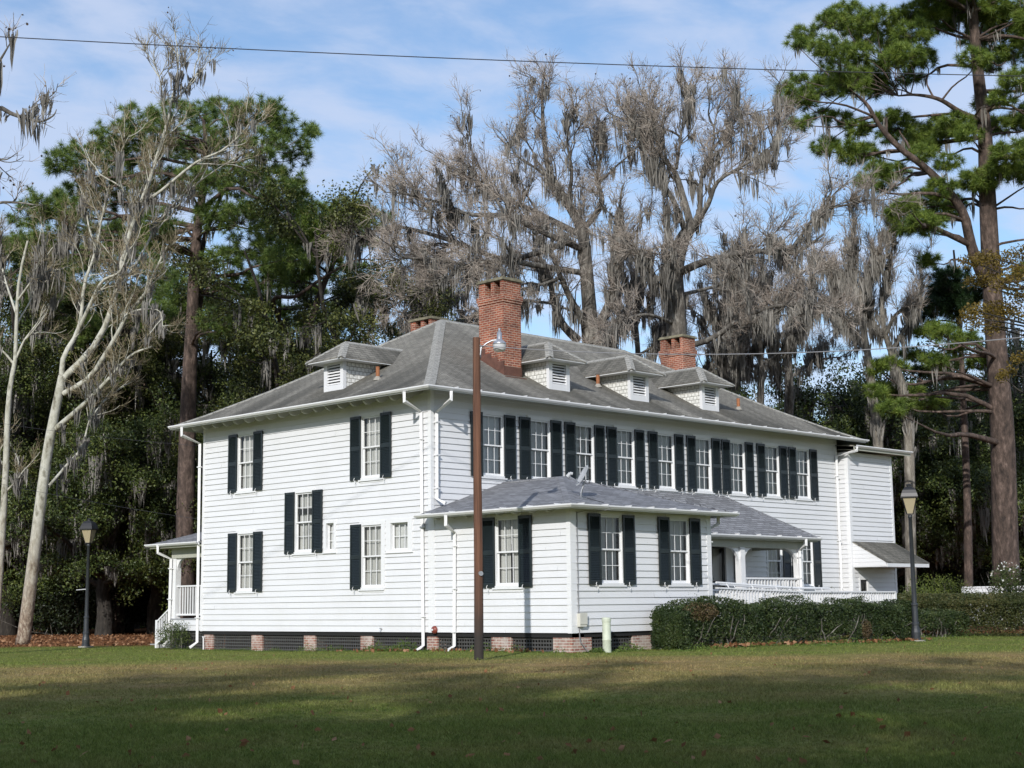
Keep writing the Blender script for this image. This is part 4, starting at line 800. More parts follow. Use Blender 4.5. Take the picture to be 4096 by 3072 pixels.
# ------------------------------------------------------------------ pole, lamp posts, small things
PXY = (-4.63, -6.70); gz = float(ground_z(*PXY))
pl = empty('light_pole', (PXY[0], PXY[1], gz), 'brown wooden pole with a barn light on a curved arm, standing before the wing', 'light pole')
s = MB(); zz0 = np.linspace(-0.1, 7.60, 14); s.tube([(0.01*math.sin(z), 0.008*math.cos(z*0.7), z) for z in zz0], np.interp(zz0, [0, 7.6], [0.112, 0.088]), 16); s.build('pole', MT['pole'], pl, smooth=False)
ar = np.array([RT[0], RT[1], 0]); ar /= np.linalg.norm(ar)
def AL(x, z): return tuple(ar*x+np.array([0, 0, z-gz]))
s = MB(); s.tube([AL(0.09, 7.28), AL(0.12, 7.46), AL(0.24, 7.56), AL(0.38, 7.63), AL(0.50, 7.64), AL(0.55, 7.64)], 0.022, 8); s.box((-0.02, -0.06, 7.20-gz), (0.10, 0.06, 7.30-gz)); s.tube([AL(0.10, 7.30), AL(0.10, 7.52)], 0.02, 6); s.build('lamp_arm', MT['galv'], pl, smooth=True)
hd = AL(0.555, 0); s = MB()
s.lathe([(0.001, 0.50), (0.035, 0.50), (0.038, 0.46), (0.060, 0.45), (0.063, 0.30), (0.080, 0.27), (0.15, 0.215), (0.165, 0.18), (0.162, 0.16), (0.02, 0.17)], (hd[0], hd[1], 7.37-gz), 18); s.lathe([(0.03, 0.555), (0.028, 0.50)], (hd[0], hd[1], 7.37-gz), 10); lh = s.build('lamp_head', MT['galv'], pl, smooth=True)
s = MB(); s.lathe([(0.160, 0.165), (0.150, 0.06), (0.125, 0.0), (0.05, -0.012), (0.001, -0.012)], (hd[0], hd[1], 7.37-gz), 18); s.build('refractor', simple('lamp_refractor', (0.55, 0.56, 0.57), 0.25), lh, smooth=True)
s = MB(); s.tube([(-0.02, -0.10, 2.10-gz), (-0.04, -0.135, 2.10-gz)], [0.06, 0.055], 10); s.build('pole_tag', MT['galv'], pl)

def lamp_post(x, y, label, hh, s0=1.0):
    z = float(ground_z(x, y)); o = empty('street_lamp', (x, y, z), label, 'lamp post', 'black lantern lamp posts around the house', rz=0.55)
    k = hh/5.15
    s = MB(); s.lathe([(0.30, -0.1), (0.30, 0.05), (0.001, 0.05)], sides=20); s.build('footing', MT['conc'], o)
    s = MB(); s.lathe([(0.17, 0.05), (0.17, 0.11), (0.145, 0.12), (0.15, 0.30), (0.125, 0.42), (0.115, 0.52), (0.125, 0.54), (0.125, 0.60), (0.105, 0.62), (0.095, 1.15), (0.11, 1.17), (0.11, 1.22), (0.085, 1.24)], sides=18); s.build('base', MT['iron'], o, smooth=False)
    s = MB(); s.lathe([(0.082, 1.22), (0.060, 4.02), (0.075, 4.03), (0.075, 4.12), (0.055, 4.13)], sides=14); s.build('post', MT['iron'], o, smooth=True)
    la = MB()
    c0, c1, z0, z1 = 0.10, 0.225, 4.16, 4.70
    for i in range(4):
        a0 = math.pi/2*i+math.pi/4; a1 = a0+math.pi/2; p = lambda r_, a_, z_: np.array([r_*1.414*math.cos(a_), r_*1.414*math.sin(a_), z_])
        la.bar(p(c0, a0, z0), p(c1, a0, z1), 0.022, 0.022); la.bar(p(c0, a0, z0), p(c0, a1, z0), 0.025, 0.03); la.bar(p(c1, a0, z1), p(c1, a1, z1), 0.03, 0.03)
    ln = la.build('lantern', MT['black'], o)
    g = MB()
    for i in range(4):
        a0 = math.pi/2*i+math.pi/4; a1 = a0+math.pi/2; g.quad(p(c0-.003, a0, z0), p(c0-.003, a1, z0), p(c1-.003, a1, z1), p(c1-.003, a0, z1))
    g.build('pane', MT['lampglass'], ln)
    rf = MB(); prof = [(0.27, 4.69), (0.272, 4.73), (0.245, 4.84), (0.205, 4.95), (0.15, 5.02), (0.10, 5.05)]
    for (r0, za_), (r1, zc) in zip(prof[:-1], prof[1:]):
        for i in range(4): a0 = math.pi/2*i+math.pi/4; a1 = a0+math.pi/2; rf.quad(p(r0, a0, za_), p(r0, a1, za_), p(r1, a1, zc), p(r1, a0, zc))
    rf.quad(*[p(0.27, math.pi/2*i+math.pi/4, 4.69) for i in range(4)][::-1]); rf.quad(*[p(0.10, math.pi/2*i+math.pi/4, 5.05) for i in range(4)])
    rf.lathe([(0.075, 5.05), (0.075, 5.10), (0.09, 5.11), (0.06, 5.15), (0.001, 5.16)], sides=12); rf.build('lantern_roof', MT['black'], ln)
    o.scale = (k, k, k); return o
lamp_post(14.65, -6.95, 'black lantern lamp post in front of the hedge at the right end of the house', 5.05)
lt = lamp_post(-0.30, 18.5, 'black lantern lamp post with a small side bar, under the trees left of the house', 4.72)
s = MB(); s.tube([(-0.34, 0.30, 2.28), (0.05, -0.04, 2.32)], 0.018, 6); s.build('side_bar', MT['trim'], lt)

pe = empty('utility_pedestal', (0.80, -5.90, float(ground_z(0.8, -5.9))), 'pale green round utility post beside the brick corner pier', 'utility post')
s = MB(); s.lathe([(0.115, -0.1), (0.115, 0.30), (0.120, 0.31), (0.120, 0.34), (0.112, 0.35), (0.112, 0.80)], sides=20); s.build('body', MT['ped'], pe, smooth=True); s = MB(); s.lathe([(0.122, 0.79), (0.122, 0.86), (0.110, 0.90), (0.001, 0.905)], sides=20); s.build('cap', MT['ped'], pe)

def wire(name, p, q, sag, r, label, mat, n=40):
    t_ = np.linspace(0, 1, n)[:, None]; P_ = np.array(p)*(1-t_)+np.array(q)*t_; P_[:, 2] -= sag*4*(t_*(1-t_))[:, 0]
    c0 = P_[n//2].copy(); s = MB(); s.tube(P_, r, 5); o = s.build(name, mat, None, origin=c0); o.location = c0; return tag(o, label, 'overhead wire')
wire('overhead_wire', PX(-700, 38, 30), PX(2900, 175, 34), 0.25, 0.011, 'dark wire crossing the open sky above everything', MT['wire'])
wire('overhead_wire', np.array([PXY[0], PXY[1], 7.52]), PX(2750, 655, 30), 0.55, 0.011, 'thin pale wire running right from the barn light pole past the chimney', MT['wire_al'])
wire('overhead_wire', np.array([0.0, 11.7, 6.9]), PX(-500, 800, 70), 0.5, 0.006, 'faint wire through the trees to the left corner of the eaves', MT['wire'])
wire('overhead_wire', np.array([0.1, 11.9, 4.4]), PX(-500, 910, 70), 0.4, 0.006, 'faint lower wire through the trees left of the house', MT['wire'])

# ------------------------------------------------------------------ plants
def unit(v): return v/(np.linalg.norm(v, axis=-1, keepdims=True)+1e-9)
def grow(st, dr, ln, seg, wig, trop):
    n = len(st); P = np.zeros((n, seg+1, 3)); P[:, 0] = st; d = unit(dr)
    for i in range(seg):
        d = unit(d+rng.normal(0, wig, (n, 3))+np.array([0, 0, trop])); P[:, i+1] = P[:, i]+d*(ln/seg)[:, None]
    return P
def spawn(P, k, t0, t1, ang0, ang1, pick=None):
    "k children per curve: start points, directions and the curve each came from"
    n, K, _ = P.shape; par = np.repeat(np.arange(n), k) if pick is None else pick
    t = rng.uniform(t0, t1, len(par))*(K-1); i = np.minimum(t.astype(int), K-2); f = (t-i)[:, None]
    st = P[par, i]*(1-f)+P[par, i+1]*f; tg = unit(P[par, i+1]-P[par, i])
    r = rng.normal(0, 1, (len(par), 3)); r -= (r*tg).sum(1, keepdims=True)*tg; r = unit(r); a = rng.uniform(ang0, ang1, len(par))[:, None]
    return st, tg*np.cos(a)+r*np.sin(a), par, t/(K-1)
def taper(n, K, r0, r1):
    t = np.linspace(0, 1, K)[None]; return np.broadcast_to(np.asarray(r0), (n,))[:, None]*(1-t)+np.broadcast_to(np.asarray(r1), (n,))[:, None]*t
def smooth_path(pts, K):
    pts = np.asarray(pts, float); n = len(pts)
    if n < 3: return pts[0]+(pts[-1]-pts[0])*np.linspace(0, 1, K)[:, None]
    ext = np.concatenate([[2*pts[0]-pts[1]], pts, [2*pts[-1]-pts[-2]]]); o = []
    for t in np.linspace(0, n-1-1e-6, K):
        i = int(t); f = t-i; a, b_, c_, d = ext[i:i+4]
        o.append(0.5*((2*b_)+(-a+c_)*f+(2*a-5*b_+4*c_-d)*f*f+(-a+3*b_-3*c_+d)*f**3))
    return np.array(o)
def add_leaves(mb, C, size, flat=0.0, aspect=0.55):
    n = len(C); nr = unit(rng.normal(0, 1, (n, 3))+np.array([0, 0, flat])); ref = unit(rng.normal(0, 1, (n, 3)))
    u = unit(np.cross(nr, ref)); v = np.cross(nr, u); sz = (size*rng.uniform(0.6, 1.35, n))[:, None]
    V = np.stack([C-u*sz*0.5, C+v*sz*aspect*0.5+nr*sz*0.06, C+u*sz*0.5, C-v*sz*aspect*0.5+nr*sz*0.06], 1).reshape(-1, 3)
    mb.add(V, np.arange(4*n).reshape(n, 4))
def add_moss(mb, C, ln, strips=7, wd=0.030, spread=0.11):
    strips = int(strips*1.4); n = len(C)*strips; c = np.repeat(C, strips, 0)+rng.normal(0, 1, (n, 3))*np.array([spread, spread, 0.05]); L = np.repeat(ln, strips)*rng.uniform(0.35, 1.1, n)
    a = rng.uniform(0, math.pi, n); e = np.stack([np.cos(a), np.sin(a), 0*a], 1)*(wd*rng.uniform(0.5, 1.4, n))[:, None]
    sway = rng.normal(0, 0.05, (n, 3)); sway[:, 2] = 0; cen = np.repeat(C, strips, 0)-c; cen[:, 2] = 0; rows = []
    for f, w0 in ((0.0, 0.5), (0.3, 1.0), (0.7, 0.75), (1.0, 0.05)):
        p = c+sway*f*L[:, None]+cen*0.55*f+np.array([0, 0, -1.0])*(f*L)[:, None]+rng.normal(0, 0.012, (n, 3)); rows += [p-e*w0, p+e*w0]
    V = np.stack(rows, 1).reshape(-1, 3); b = (np.arange(n)*8)[:, None]
    mb.add(V, np.concatenate([b+np.array([[0, 1, 3, 2]]), b+np.array([[2, 3, 5, 4]]), b+np.array([[4, 5, 7, 6]])]))
def add_tufts(mb, C, D, size=0.24, nd=84, wd=0.021):
    n = len(C)*nd; c = np.repeat(C, nd, 0); d = unit(np.repeat(unit(D), nd, 0)*0.55+unit(rng.normal(0, 1, (n, 3)))); L = (size*rng.uniform(0.7, 1.15, n))[:, None]
    s_ = unit(np.cross(d, rng.normal(0, 1, (n, 3))))*wd; tip = c+d*L+np.array([0, 0, -0.03])
    V = np.stack([c-s_*0.5+d*L*0.08, c+s_*0.5+d*L*0.08, tip], 1).reshape(-1, 3); mb.add(V, np.arange(3*n).reshape(n, 3))
def limbs_mesh(mb, limbs, K=16, sides=8):
    "limbs: (points, r0, r1); returns all as (N, K, 3)"
    P = np.array([smooth_path(p, K) for p, _, _ in limbs]); r = np.array([np.linspace(a, b_, K) for _, a, b_ in limbs])
    mb.tubes(P, r, sides); return P, r

def bare_tree(name, base, limbs, label, bark_m, twig_m, n1=5, n2=5, n3=4, l1=(1.5, 3.2), moss=0, moss_len=(0.5, 1.6), moss_low=0.15, seeds=0, up=0.10, trunk_moss=0, moss_strips=8, skip=0, n0=0.0, cat='tree', group=None):
    o = empty(name, base, label, cat, group)
    mb = MB(); P, r = limbs_mesh(mb, limbs); 
    w = np.array([np.linalg.norm(np.diff(p, axis=0), axis=1).sum() for p in P])
    if n0:
        pk = np.repeat(np.arange(skip, len(w)), np.maximum(1, (w[skip:]*n0).astype(int))); st, d, par, t = spawn(P, 0, 0.2, 0.95, 0.5, 1.1, pk); d[:, 2] += 0.15; l0 = rng.uniform(1.6, 4.2, len(st))*(1.2-0.85*t)
        B = grow(st, d, l0, 15, 0.13, 0.03); rr_ = taper(len(B), 16, 0.022+0.012*l0, 0.012); mb.tubes(B, rr_, 6); P = np.concatenate([P, B]); r = np.concatenate([r, rr_]); w = np.concatenate([w, l0*0.9])
    pick = np.repeat(np.arange(len(w)), np.maximum(3, (w*n1).astype(int)))
    if skip: pick = pick[pick >= skip]
    st, d, par, t = spawn(P, 0, 0.25, 1.0, 0.45, 1.0, pick); d[:, 2] += up*2
    ln = rng.uniform(*l1, len(st))*(1.15-0.6*t); B1 = grow(st, d, ln, 7, 0.16, up); r1 = 0.010+0.011*ln
    mb.tubes(B1, taper(len(B1), 8, r1, 0.010), 5)
    mb.build('trunk', bark_m, o, origin=base, smooth=True)
    tw = MB()
    st, d, par, t = spawn(B1, n2, 0.15, 1.0, 0.4, 0.9); ln2 = ln[par]*rng.uniform(0.25, 0.5, len(st)); B2 = grow(st, d, ln2, 4, 0.16, up); tw.tubes(B2, taper(len(B2), 5, 0.011, 0.006), 3)
    st, d, par, t = spawn(B2, n3, 0.2, 1.0, 0.35, 0.9); ln3 = rng.uniform(0.25, 0.65, len(st)); B3 = grow(st, d, ln3, 3, 0.18, up*1.2); tw.tubes(B3, taper(len(B3), 4, 0.0085, 0.004), 3)
    tw.build('twigs', twig_m, o, origin=base)
    if seeds:
        sm = MB(); idx = rng.choice(len(B3), seeds); C = B3[idx, -1]+np.array([0, 0, -0.06]); add_leaves(sm, np.repeat(C, 2, 0), 0.085, 0, 1.0); sm.build('seed_balls', MT['seed'], o, origin=base)
    if moss:
        mm = MB(); i1 = rng.integers(0, len(B1), moss); C = B1[i1, rng.integers(0, 5, moss)]
        if trunk_moss:
            i0 = rng.integers(0, len(P), trunk_moss); C0 = P[i0, rng.integers(1, 12, trunk_moss)]+rng.normal(0, 0.10, (trunk_moss, 3)); C = np.concatenate([C, C0])
        dens = np.sin(C[:, 0]*0.9+C[:, 2]*0.7)+np.sin(C[:, 1]*1.1-C[:, 2]*0.5)+rng.normal(0, 0.5, len(C)); C = C[dens > -0.6]
        add_moss(mm, C, rng.uniform(*moss_len, len(C))*rng.uniform(0.6, 1.0, len(C)), moss_strips); mm.build('moss', MT['moss'], o, origin=base)
    return o
def PL(pts, dep): return [PX(q[0], q[1], dep+(q[2] if len(q) > 2 else 0)) for q in pts]

# left: leaning white sycamore
D0 = 62; b0 = GP(42, D0)
def SL(*pts): return PL(pts, D0)
limbs = [([b0-[0, 0, .2]]+SL((50, 1385), (75, 1190), (103, 975), (135, 812)), 0.33, 0.175),
         (SL((133, 830), (137, 772), (163, 726, .5), (176, 680, .8), (182, 614, 1), (207, 542, 1.2), (218, 480, 1.4), (236, 400, 1.6)), 0.12, 0.03),
         (SL((166, 722, .5), (186, 677, 0), (220, 609, -.5), (258, 588, -.8), (275, 545, -1)), 0.09, 0.03),
         (SL((135, 820), (153, 801), (195, 759), (228, 703), (250, 635), (262, 571), (275, 520), (296, 457), (322, 393), (338, 338), (360, 271), (372, 212)), 0.145, 0.045),
         (SL((369, 222), (380, 180), (385, 127), (377, 66)), 0.055, 0.012), (SL((368, 224, 0), (395, 200, .4), (420, 165, .6), (440, 150, .8), (455, 118, 1)), 0.045, 0.01),
         (SL((360, 265), (352, 220, -.5), (345, 170, -1), (330, 130, -1.2)), 0.04, 0.01),
         (SL((138, 850), (192, 817, -.5), (228, 765, -1), (260, 710, -1.4), (277, 677, -1.7), (313, 635, -2), (338, 580, -2.2), (362, 530, -2.4)), 0.12, 0.035),
         (SL((322, 430), (351, 410, -.4), (423, 351, -1), (478, 326, -1.4), (520, 290, -1.6), (548, 255, -1.8)), 0.075, 0.015),
         (SL((122, 925), (182, 873, -1), (234, 820, -2), (283, 768, -2.8), (330, 748, -3.4)), 0.12, 0.03),
         (SL((105, 1050), (146, 1003, 1), (176, 967, 1.4), (195, 908, 1.8), (228, 863, 2.2), (270, 830, 2.6)), 0.07, 0.015),
         (SL((277, 677, -1.7), (310, 668, -2.2), (345, 673, -2.6), (352, 710, -2.8)), 0.05, 0.012),
         (SL((275, 520), (290, 470, 1), (300, 420, 1.5), (335, 360, 2), (370, 310, 2.4)), 0.06, 0.015), (SL((250, 635), (300, 560, 1.5), (350, 470, 2.2), (420, 400, 2.8), (500, 345, 3)), 0.07, 0.012),
         (SL((207, 542, 1.2), (190, 480, 1.6), (185, 420, 1.9), (195, 360, 2)), 0.045, 0.01), (SL((296, 457), (262, 400, -.6), (258, 340, -1), (280, 290, -1.2)), 0.05, 0.01)]
bare_tree('sycamore_tree', b0, limbs, 'leaning white-barked sycamore with bare crown, left of the lamp post', MT['syc_bark'], MT['twig_l'], 1.9, 7, 5, (1.0, 2.6), 70, (0.4, 1.3), seeds=260, trunk_moss=170, skip=1, moss_strips=9)
# far-left sycamore
b0 = GP(-8, 66)
def SL(*pts): return PL(pts, 66)
limbs = [([b0-[0, 0, .2]]+SL((-4, 1280), (3, 1182), (13, 1006), (16, 908), (23, 827), (33, 778), (36, 680), (42, 600), (60, 520)), 0.19, 0.05),
         (SL((36, 772), (50, 740), (62, 722), (81, 697), (100, 660)), 0.06, 0.012), (SL((33, 790), (5, 758), (-25, 740)), 0.06, 0.02), (SL((14, 1010), (-10, 985), (-40, 960)), 0.07, 0.02), (SL((15, 1060), (40, 1035), (60, 1020)), 0.05, 0.015),
         (SL((36, 680), (10, 600, 1), (-10, 520, 1.4)), 0.06, 0.012), (SL((38, 650), (80, 590, -1), (110, 540, -1.5), (150, 500, -2)), 0.055, 0.012), (SL((36, 700), (70, 640, 1), (95, 560, 2)), 0.05, 0.012)]
bare_tree('sycamore_tree', b0, limbs, 'slim pale sycamore cut by the left edge of the photo', MT['syc_bark'], MT['twig_l'], 3.0, 7, 5, (0.9, 2.4), 260, (0.5, 1.5), seeds=120, skip=1)
# mossy limb reaching in at the top left
b0 = GP(-170, 46)
def SL(*pts): return PL(pts, 46)
limbs = [([b0-[0, 0, .2]]+SL((-165, 1300), (-150, 900), (-120, 600), (-100, 350), (-80, 150), (-50, 40)), 0.36, 0.06), (SL((-104, 380), (-60, 270), (-10, 232), (30, 248), (62, 256), (88, 263), (115, 250), (122, 236)), 0.10, 0.012),
         (SL((-96, 300), (-40, 190), (0, 130), (18, 100), (30, 78)), 0.07, 0.008), (SL((50, 254), (70, 235), (98, 215), (105, 190)), 0.02, 0.006), (SL((-60, 275), (-20, 330), (10, 345), (38, 330)), 0.05, 0.01), (SL((-115, 560), (-60, 470), (-10, 440), (40, 438), (90, 445)), 0.08, 0.015)]
bare_tree('sycamore_tree', b0, limbs, 'mossy bare limb reaching in at the top left corner of the sky', MT['grey_bark'], MT['twig'], 0.8, 3, 3, (0.5, 1.3), 6, (0.4, 1.3), seeds=40, trunk_moss=20, skip=1, moss_strips=10)

# centre: two great moss-hung sycamores behind the house
D1 = 72; b0 = GP(1290, D1)
def SL(*pts): return PL(pts, D1)
limbs = [([b0-[0, 0, .2]]+SL((1292, 1100), (1288, 800), (1284, 735), (1277, 690)), 0.80, 0.52),
         (SL((1276, 705), (1266, 577), (1258, 499), (1227, 440), (1195, 390), (1178, 330), (1171, 206), (1178, 140)), 0.36, 0.02),
         (SL((1286, 720), (1310, 670, -1), (1328, 620, -1.5), (1338, 560, -2), (1335, 480, -2.4), (1345, 400, -2.6)), 0.25, 0.04), (SL((1275, 720), (1240, 660, -1), (1212, 600, -1.8), (1190, 545, -2.2), (1150, 500, -2.6)), 0.20, 0.05),
         (SL((1248, 735, 1), (1215, 700, 1.5), (1197, 655, 1.6), (1185, 596, 1.7), (1160, 540, 2)), 0.24, 0.06),
         (SL((1258, 510), (1200, 480, 1), (1136, 448, 1.6), (1080, 425, 2), (1039, 400, 2.3), (990, 370, 2.5), (940, 345, 2.6)), 0.17, 0.02),
         (SL((1262, 540), (1180, 505, -1.5), (1093, 467, -2.5), (1011, 463, -3), (957, 440, -3.2), (880, 420, -3.4), (830, 415, -3.5)), 0.17, 0.02),
         (SL((1262, 590), (1156, 573, -2.6), (1090, 565, -3.4), (1011, 573, -3.8), (955, 610, -4), (900, 640, -4.2), (860, 700, -4.4)), 0.15, 0.02),
         (SL((1235, 520, .5), (1100, 560, 0), (980, 522, -.6), (890, 495, -1), (835, 491, -1.4), (770, 520, -1.8), (735, 545, -2)), 0.15, 0.015),
         (SL((1093, 467, 1.8), (1060, 410, 2.2), (1031, 350, 2.6), (1007, 300, 2.8)), 0.09, 0.015), (SL((1205, 400), (1160, 365, -.6), (1121, 340, -1), (1085, 290, -1.3)), 0.09, 0.015),
         (SL((1258, 499), (1300, 440, .8), (1290, 381, 1), (1305, 303, 1.3), (1280, 230, 1.4)), 0.16, 0.02), (SL((1290, 400, 1), (1330, 360, 1.5), (1365, 330, 2), (1390, 300, 2.3)), 0.07, 0.015), (SL((1227, 440), (1235, 370, -.8), (1225, 300, -1.2), (1240, 235, -1.6)), 0.11, 0.015),
         (SL((980, 522, -.6), (930, 460, 0), (900, 410, .4), (870, 380, .8)), 0.06, 0.012), (SL((1011, 573, -3.8), (940, 560, -4.4), (860, 560, -5), (800, 580, -5.3)), 0.07, 0.012),
         (SL((1338, 560, -2), (1390, 540, -3), (1430, 560, -3.6)), 0.08, 0.015), (SL((1195, 655, 1.6), (1120, 650, 2), (1060, 660, 2.4)), 0.08, 0.02), (SL((1212, 600, -1.8), (1150, 620, -3), (1080, 630, -4), (1040, 665, -4.6)), 0.08, 0.015)]
bare_tree('sycamore_tree', b0, limbs, 'huge bare sycamore hung with grey moss, behind the tall chimney', MT['grey_bark'], MT['twig'], 2.2, 8, 5, (0.9, 2.3), 300, (0.4, 1.7), seeds=400, trunk_moss=720, up=0.06, n0=0.75, skip=1, moss_strips=10)
D1 = 70; b0 = GP(1465, D1)
def SL(*pts): return PL(pts, D1)
limbs = [([b0-[0, 0, .2]]+SL((1464, 1100), (1461, 713), (1457, 600), (1470, 530), (1494, 486)), 0.62, 0.28),
         (SL((1494, 492), (1477, 432), (1461, 380), (1440, 350), (1395, 300), (1370, 260), (1350, 228)), 0.19, 0.015), (SL((1480, 500), (1458, 440, -1), (1422, 381, -1.5), (1399, 350, -1.8), (1380, 290, -2), (1362, 240, -2)), 0.14, 0.015),
         (SL((1497, 488), (1512, 450, .8), (1516, 381, 1.2), (1540, 323, 1.6), (1579, 276, 2), (1612, 222, 2.3)), 0.15, 0.015), (SL((1503, 486), (1530, 440, -.8), (1550, 393, -1.2), (1598, 362, -1.8), (1657, 327, -2.4), (1700, 305, -2.8)), 0.14, 0.015),
         (SL((1461, 365), (1470, 300, .6), (1480, 240, .9), (1490, 190, 1)), 0.08, 0.012), (SL((1440, 350), (1430, 280, -.4), (1440, 215, -.6)), 0.07, 0.012), (SL((1540, 323, 1.6), (1545, 260, 2), (1560, 205, 2.2)), 0.06, 0.012), (SL((1598, 362, -1.8), (1640, 290, -1.6), (1690, 260, -1.6)), 0.06, 0.01),
         (SL((1465, 590), (1512, 569, -1), (1560, 556, -2), (1630, 542, -2.6), (1692, 549, -3), (1735, 538, -3.4), (1780, 505, -3.7)), 0.21, 0.04), (SL((1705, 546, -3.1), (1730, 510, -3.4), (1755, 475, -3.7), (1797, 448, -4), (1850, 428, -4.3)), 0.10, 0.012), (SL((1755, 475, -3.7), (1780, 440, -3.2), (1800, 405, -3)), 0.05, 0.01),
         (SL((1462, 750), (1530, 735, -2), (1600, 690, -3), (1680, 660, -4), (1790, 665, -5), (1830, 690, -5.4)), 0.16, 0.02), (SL((1460, 660), (1420, 610, -1.5), (1383, 553, -2.2), (1350, 520, -2.6)), 0.10, 0.015), (SL((1460, 700), (1400, 680, -2), (1350, 690, -3), (1330, 715, -3.4)), 0.10, 0.02), (SL((1458, 640), (1540, 620, 2), (1600, 600, 3), (1650, 610, 3.6)), 0.10, 0.015), (SL((1560, 556, -2), (1590, 600, -3), (1640, 640, -4)), 0.06, 0.015)]
bare_tree('sycamore_tree', b0, limbs, 'bare moss-hung sycamore with a forked top, right of the first mossy giant', MT['grey_bark'], MT['twig'], 2.3, 8, 5, (0.9, 2.2), 260, (0.4, 1.7), seeds=400, trunk_moss=640, up=0.06, n0=0.75, skip=1, moss_strips=10)
# right: pale half-dead sycamores over the annex
D1 = 76
for bu, lab, sets in ((1893, 'pale sycamore trunk rising over the annex roof, left one of two', [[(1897, 962), (1890, 892), (1880, 800), (1866, 720), (1852, 649)], [(1853, 690), (1850, 645, .4), (1823, 600, .8), (1790, 570, 1.2), (1770, 556, 1.5)], [(1858, 700), (1862, 618, -.5), (1880, 590, -.8), (1896, 556, -1), (1905, 500, -1.2)], [(1852, 655), (1845, 590, .5), (1838, 530, .7), (1845, 470, 1)], [(1870, 740), (1830, 700, 1), (1805, 640, 1.5), (1800, 570, 1.8)]]),
                      (1966, 'pale sycamore trunk rising over the annex roof, right one of two', [[(1964, 966), (1958, 892), (1945, 820), (1925, 760), (1910, 715)], [(1912, 725), (1935, 680, -.5), (1965, 660, -.8), (1990, 636, -1)], [(1911, 720), (1905, 650, .6), (1915, 590, 1), (1930, 520, 1.3), (1925, 470, 1.5)], [(1925, 760), (1960, 700, 1), (1985, 640, 1.6), (1990, 560, 2)], [(1908, 730), (1880, 690, 1), (1870, 620, 1.6), (1885, 560, 2)]])):
    b0 = GP(bu, D1); limbs = [([b0-[0, 0, .2]]+PL(sets[0], D1), 0.30, 0.13)]+[(PL(q, D1), 0.12, 0.015) for q in sets[1:]]
    bare_tree('sycamore_tree', b0, limbs, lab, MT['dead_bark'], MT['twig'], 3.6, 8, 5, (0.9, 2.2), 220, (0.5, 1.6), seeds=80, trunk_moss=260, skip=1, moss_strips=9)
b0 = GP(1700, 88); bare_tree('sycamore_tree', b0, [([b0-[0, 0, .2]]+PL([(1700, 1000), (1705, 850), (1700, 740)], 88), 0.4, 0.2), (PL([(1700, 760), (1640, 700, 1), (1600, 640, 2)], 88), 0.14, 0.02), (PL([(1702, 745), (1740, 690, -1), (1790, 640, -2)], 88), 0.14, 0.02), (PL([(1701, 800), (1640, 790, -2), (1580, 800, -3)], 88), 0.12, 0.02), (PL([(1702, 820), (1760, 780, 2), (1830, 770, 3)], 88), 0.12, 0.02)],
          'low moss-smothered tree between the far chimney and the annex roof', MT['grey_bark'], MT['twig'], 2.3, 8, 5, (1.0, 2.4), 360, (0.5, 1.6), trunk_moss=380, skip=1, n0=0.8, moss_strips=10)

for u_, dep, top, lab in ((1555, 80, 640, 'low moss-smothered tree beside the far brick chimney'), (1375, 84, 600, 'low moss-smothered tree between the two mossy giants'), (930, 82, 590, 'low mossy tree left of the tall chimney'), (1640, 80, 620, 'thin mossy tree left of the pale sycamores')):
    b0 = GP(u_, dep); tp_ = [(u_, 1000), (u_+4, 800), (u_-3, top+70)]; limbs = [([b0-[0, 0, .2]]+PL(tp_, dep), 0.30, 0.10)]
    for sx_, y0_, y1_, dz_ in ((-70, top+110, top+10, 1.5), (60, top+95, top, -1.5), (-95, top+190, top+110, -2), (90, top+170, top+95, 2), (10, top+75, top-20, 0.5), (-30, top+80, top-10, -1)): limbs.append((PL([(u_, y0_), (u_+sx_*0.5, (y0_+y1_)/2+8, dz_*0.5), (u_+sx_, y1_, dz_)], dep), 0.09, 0.012))
    bare_tree('sycamore_tree', b0, limbs, lab, MT['grey_bark'], MT['twig'], 2.2, 8, 5, (0.9, 2.3), 260, (0.5, 1.6), trunk_moss=300, skip=1, up=0.06, n0=0.8, moss_strips=10)

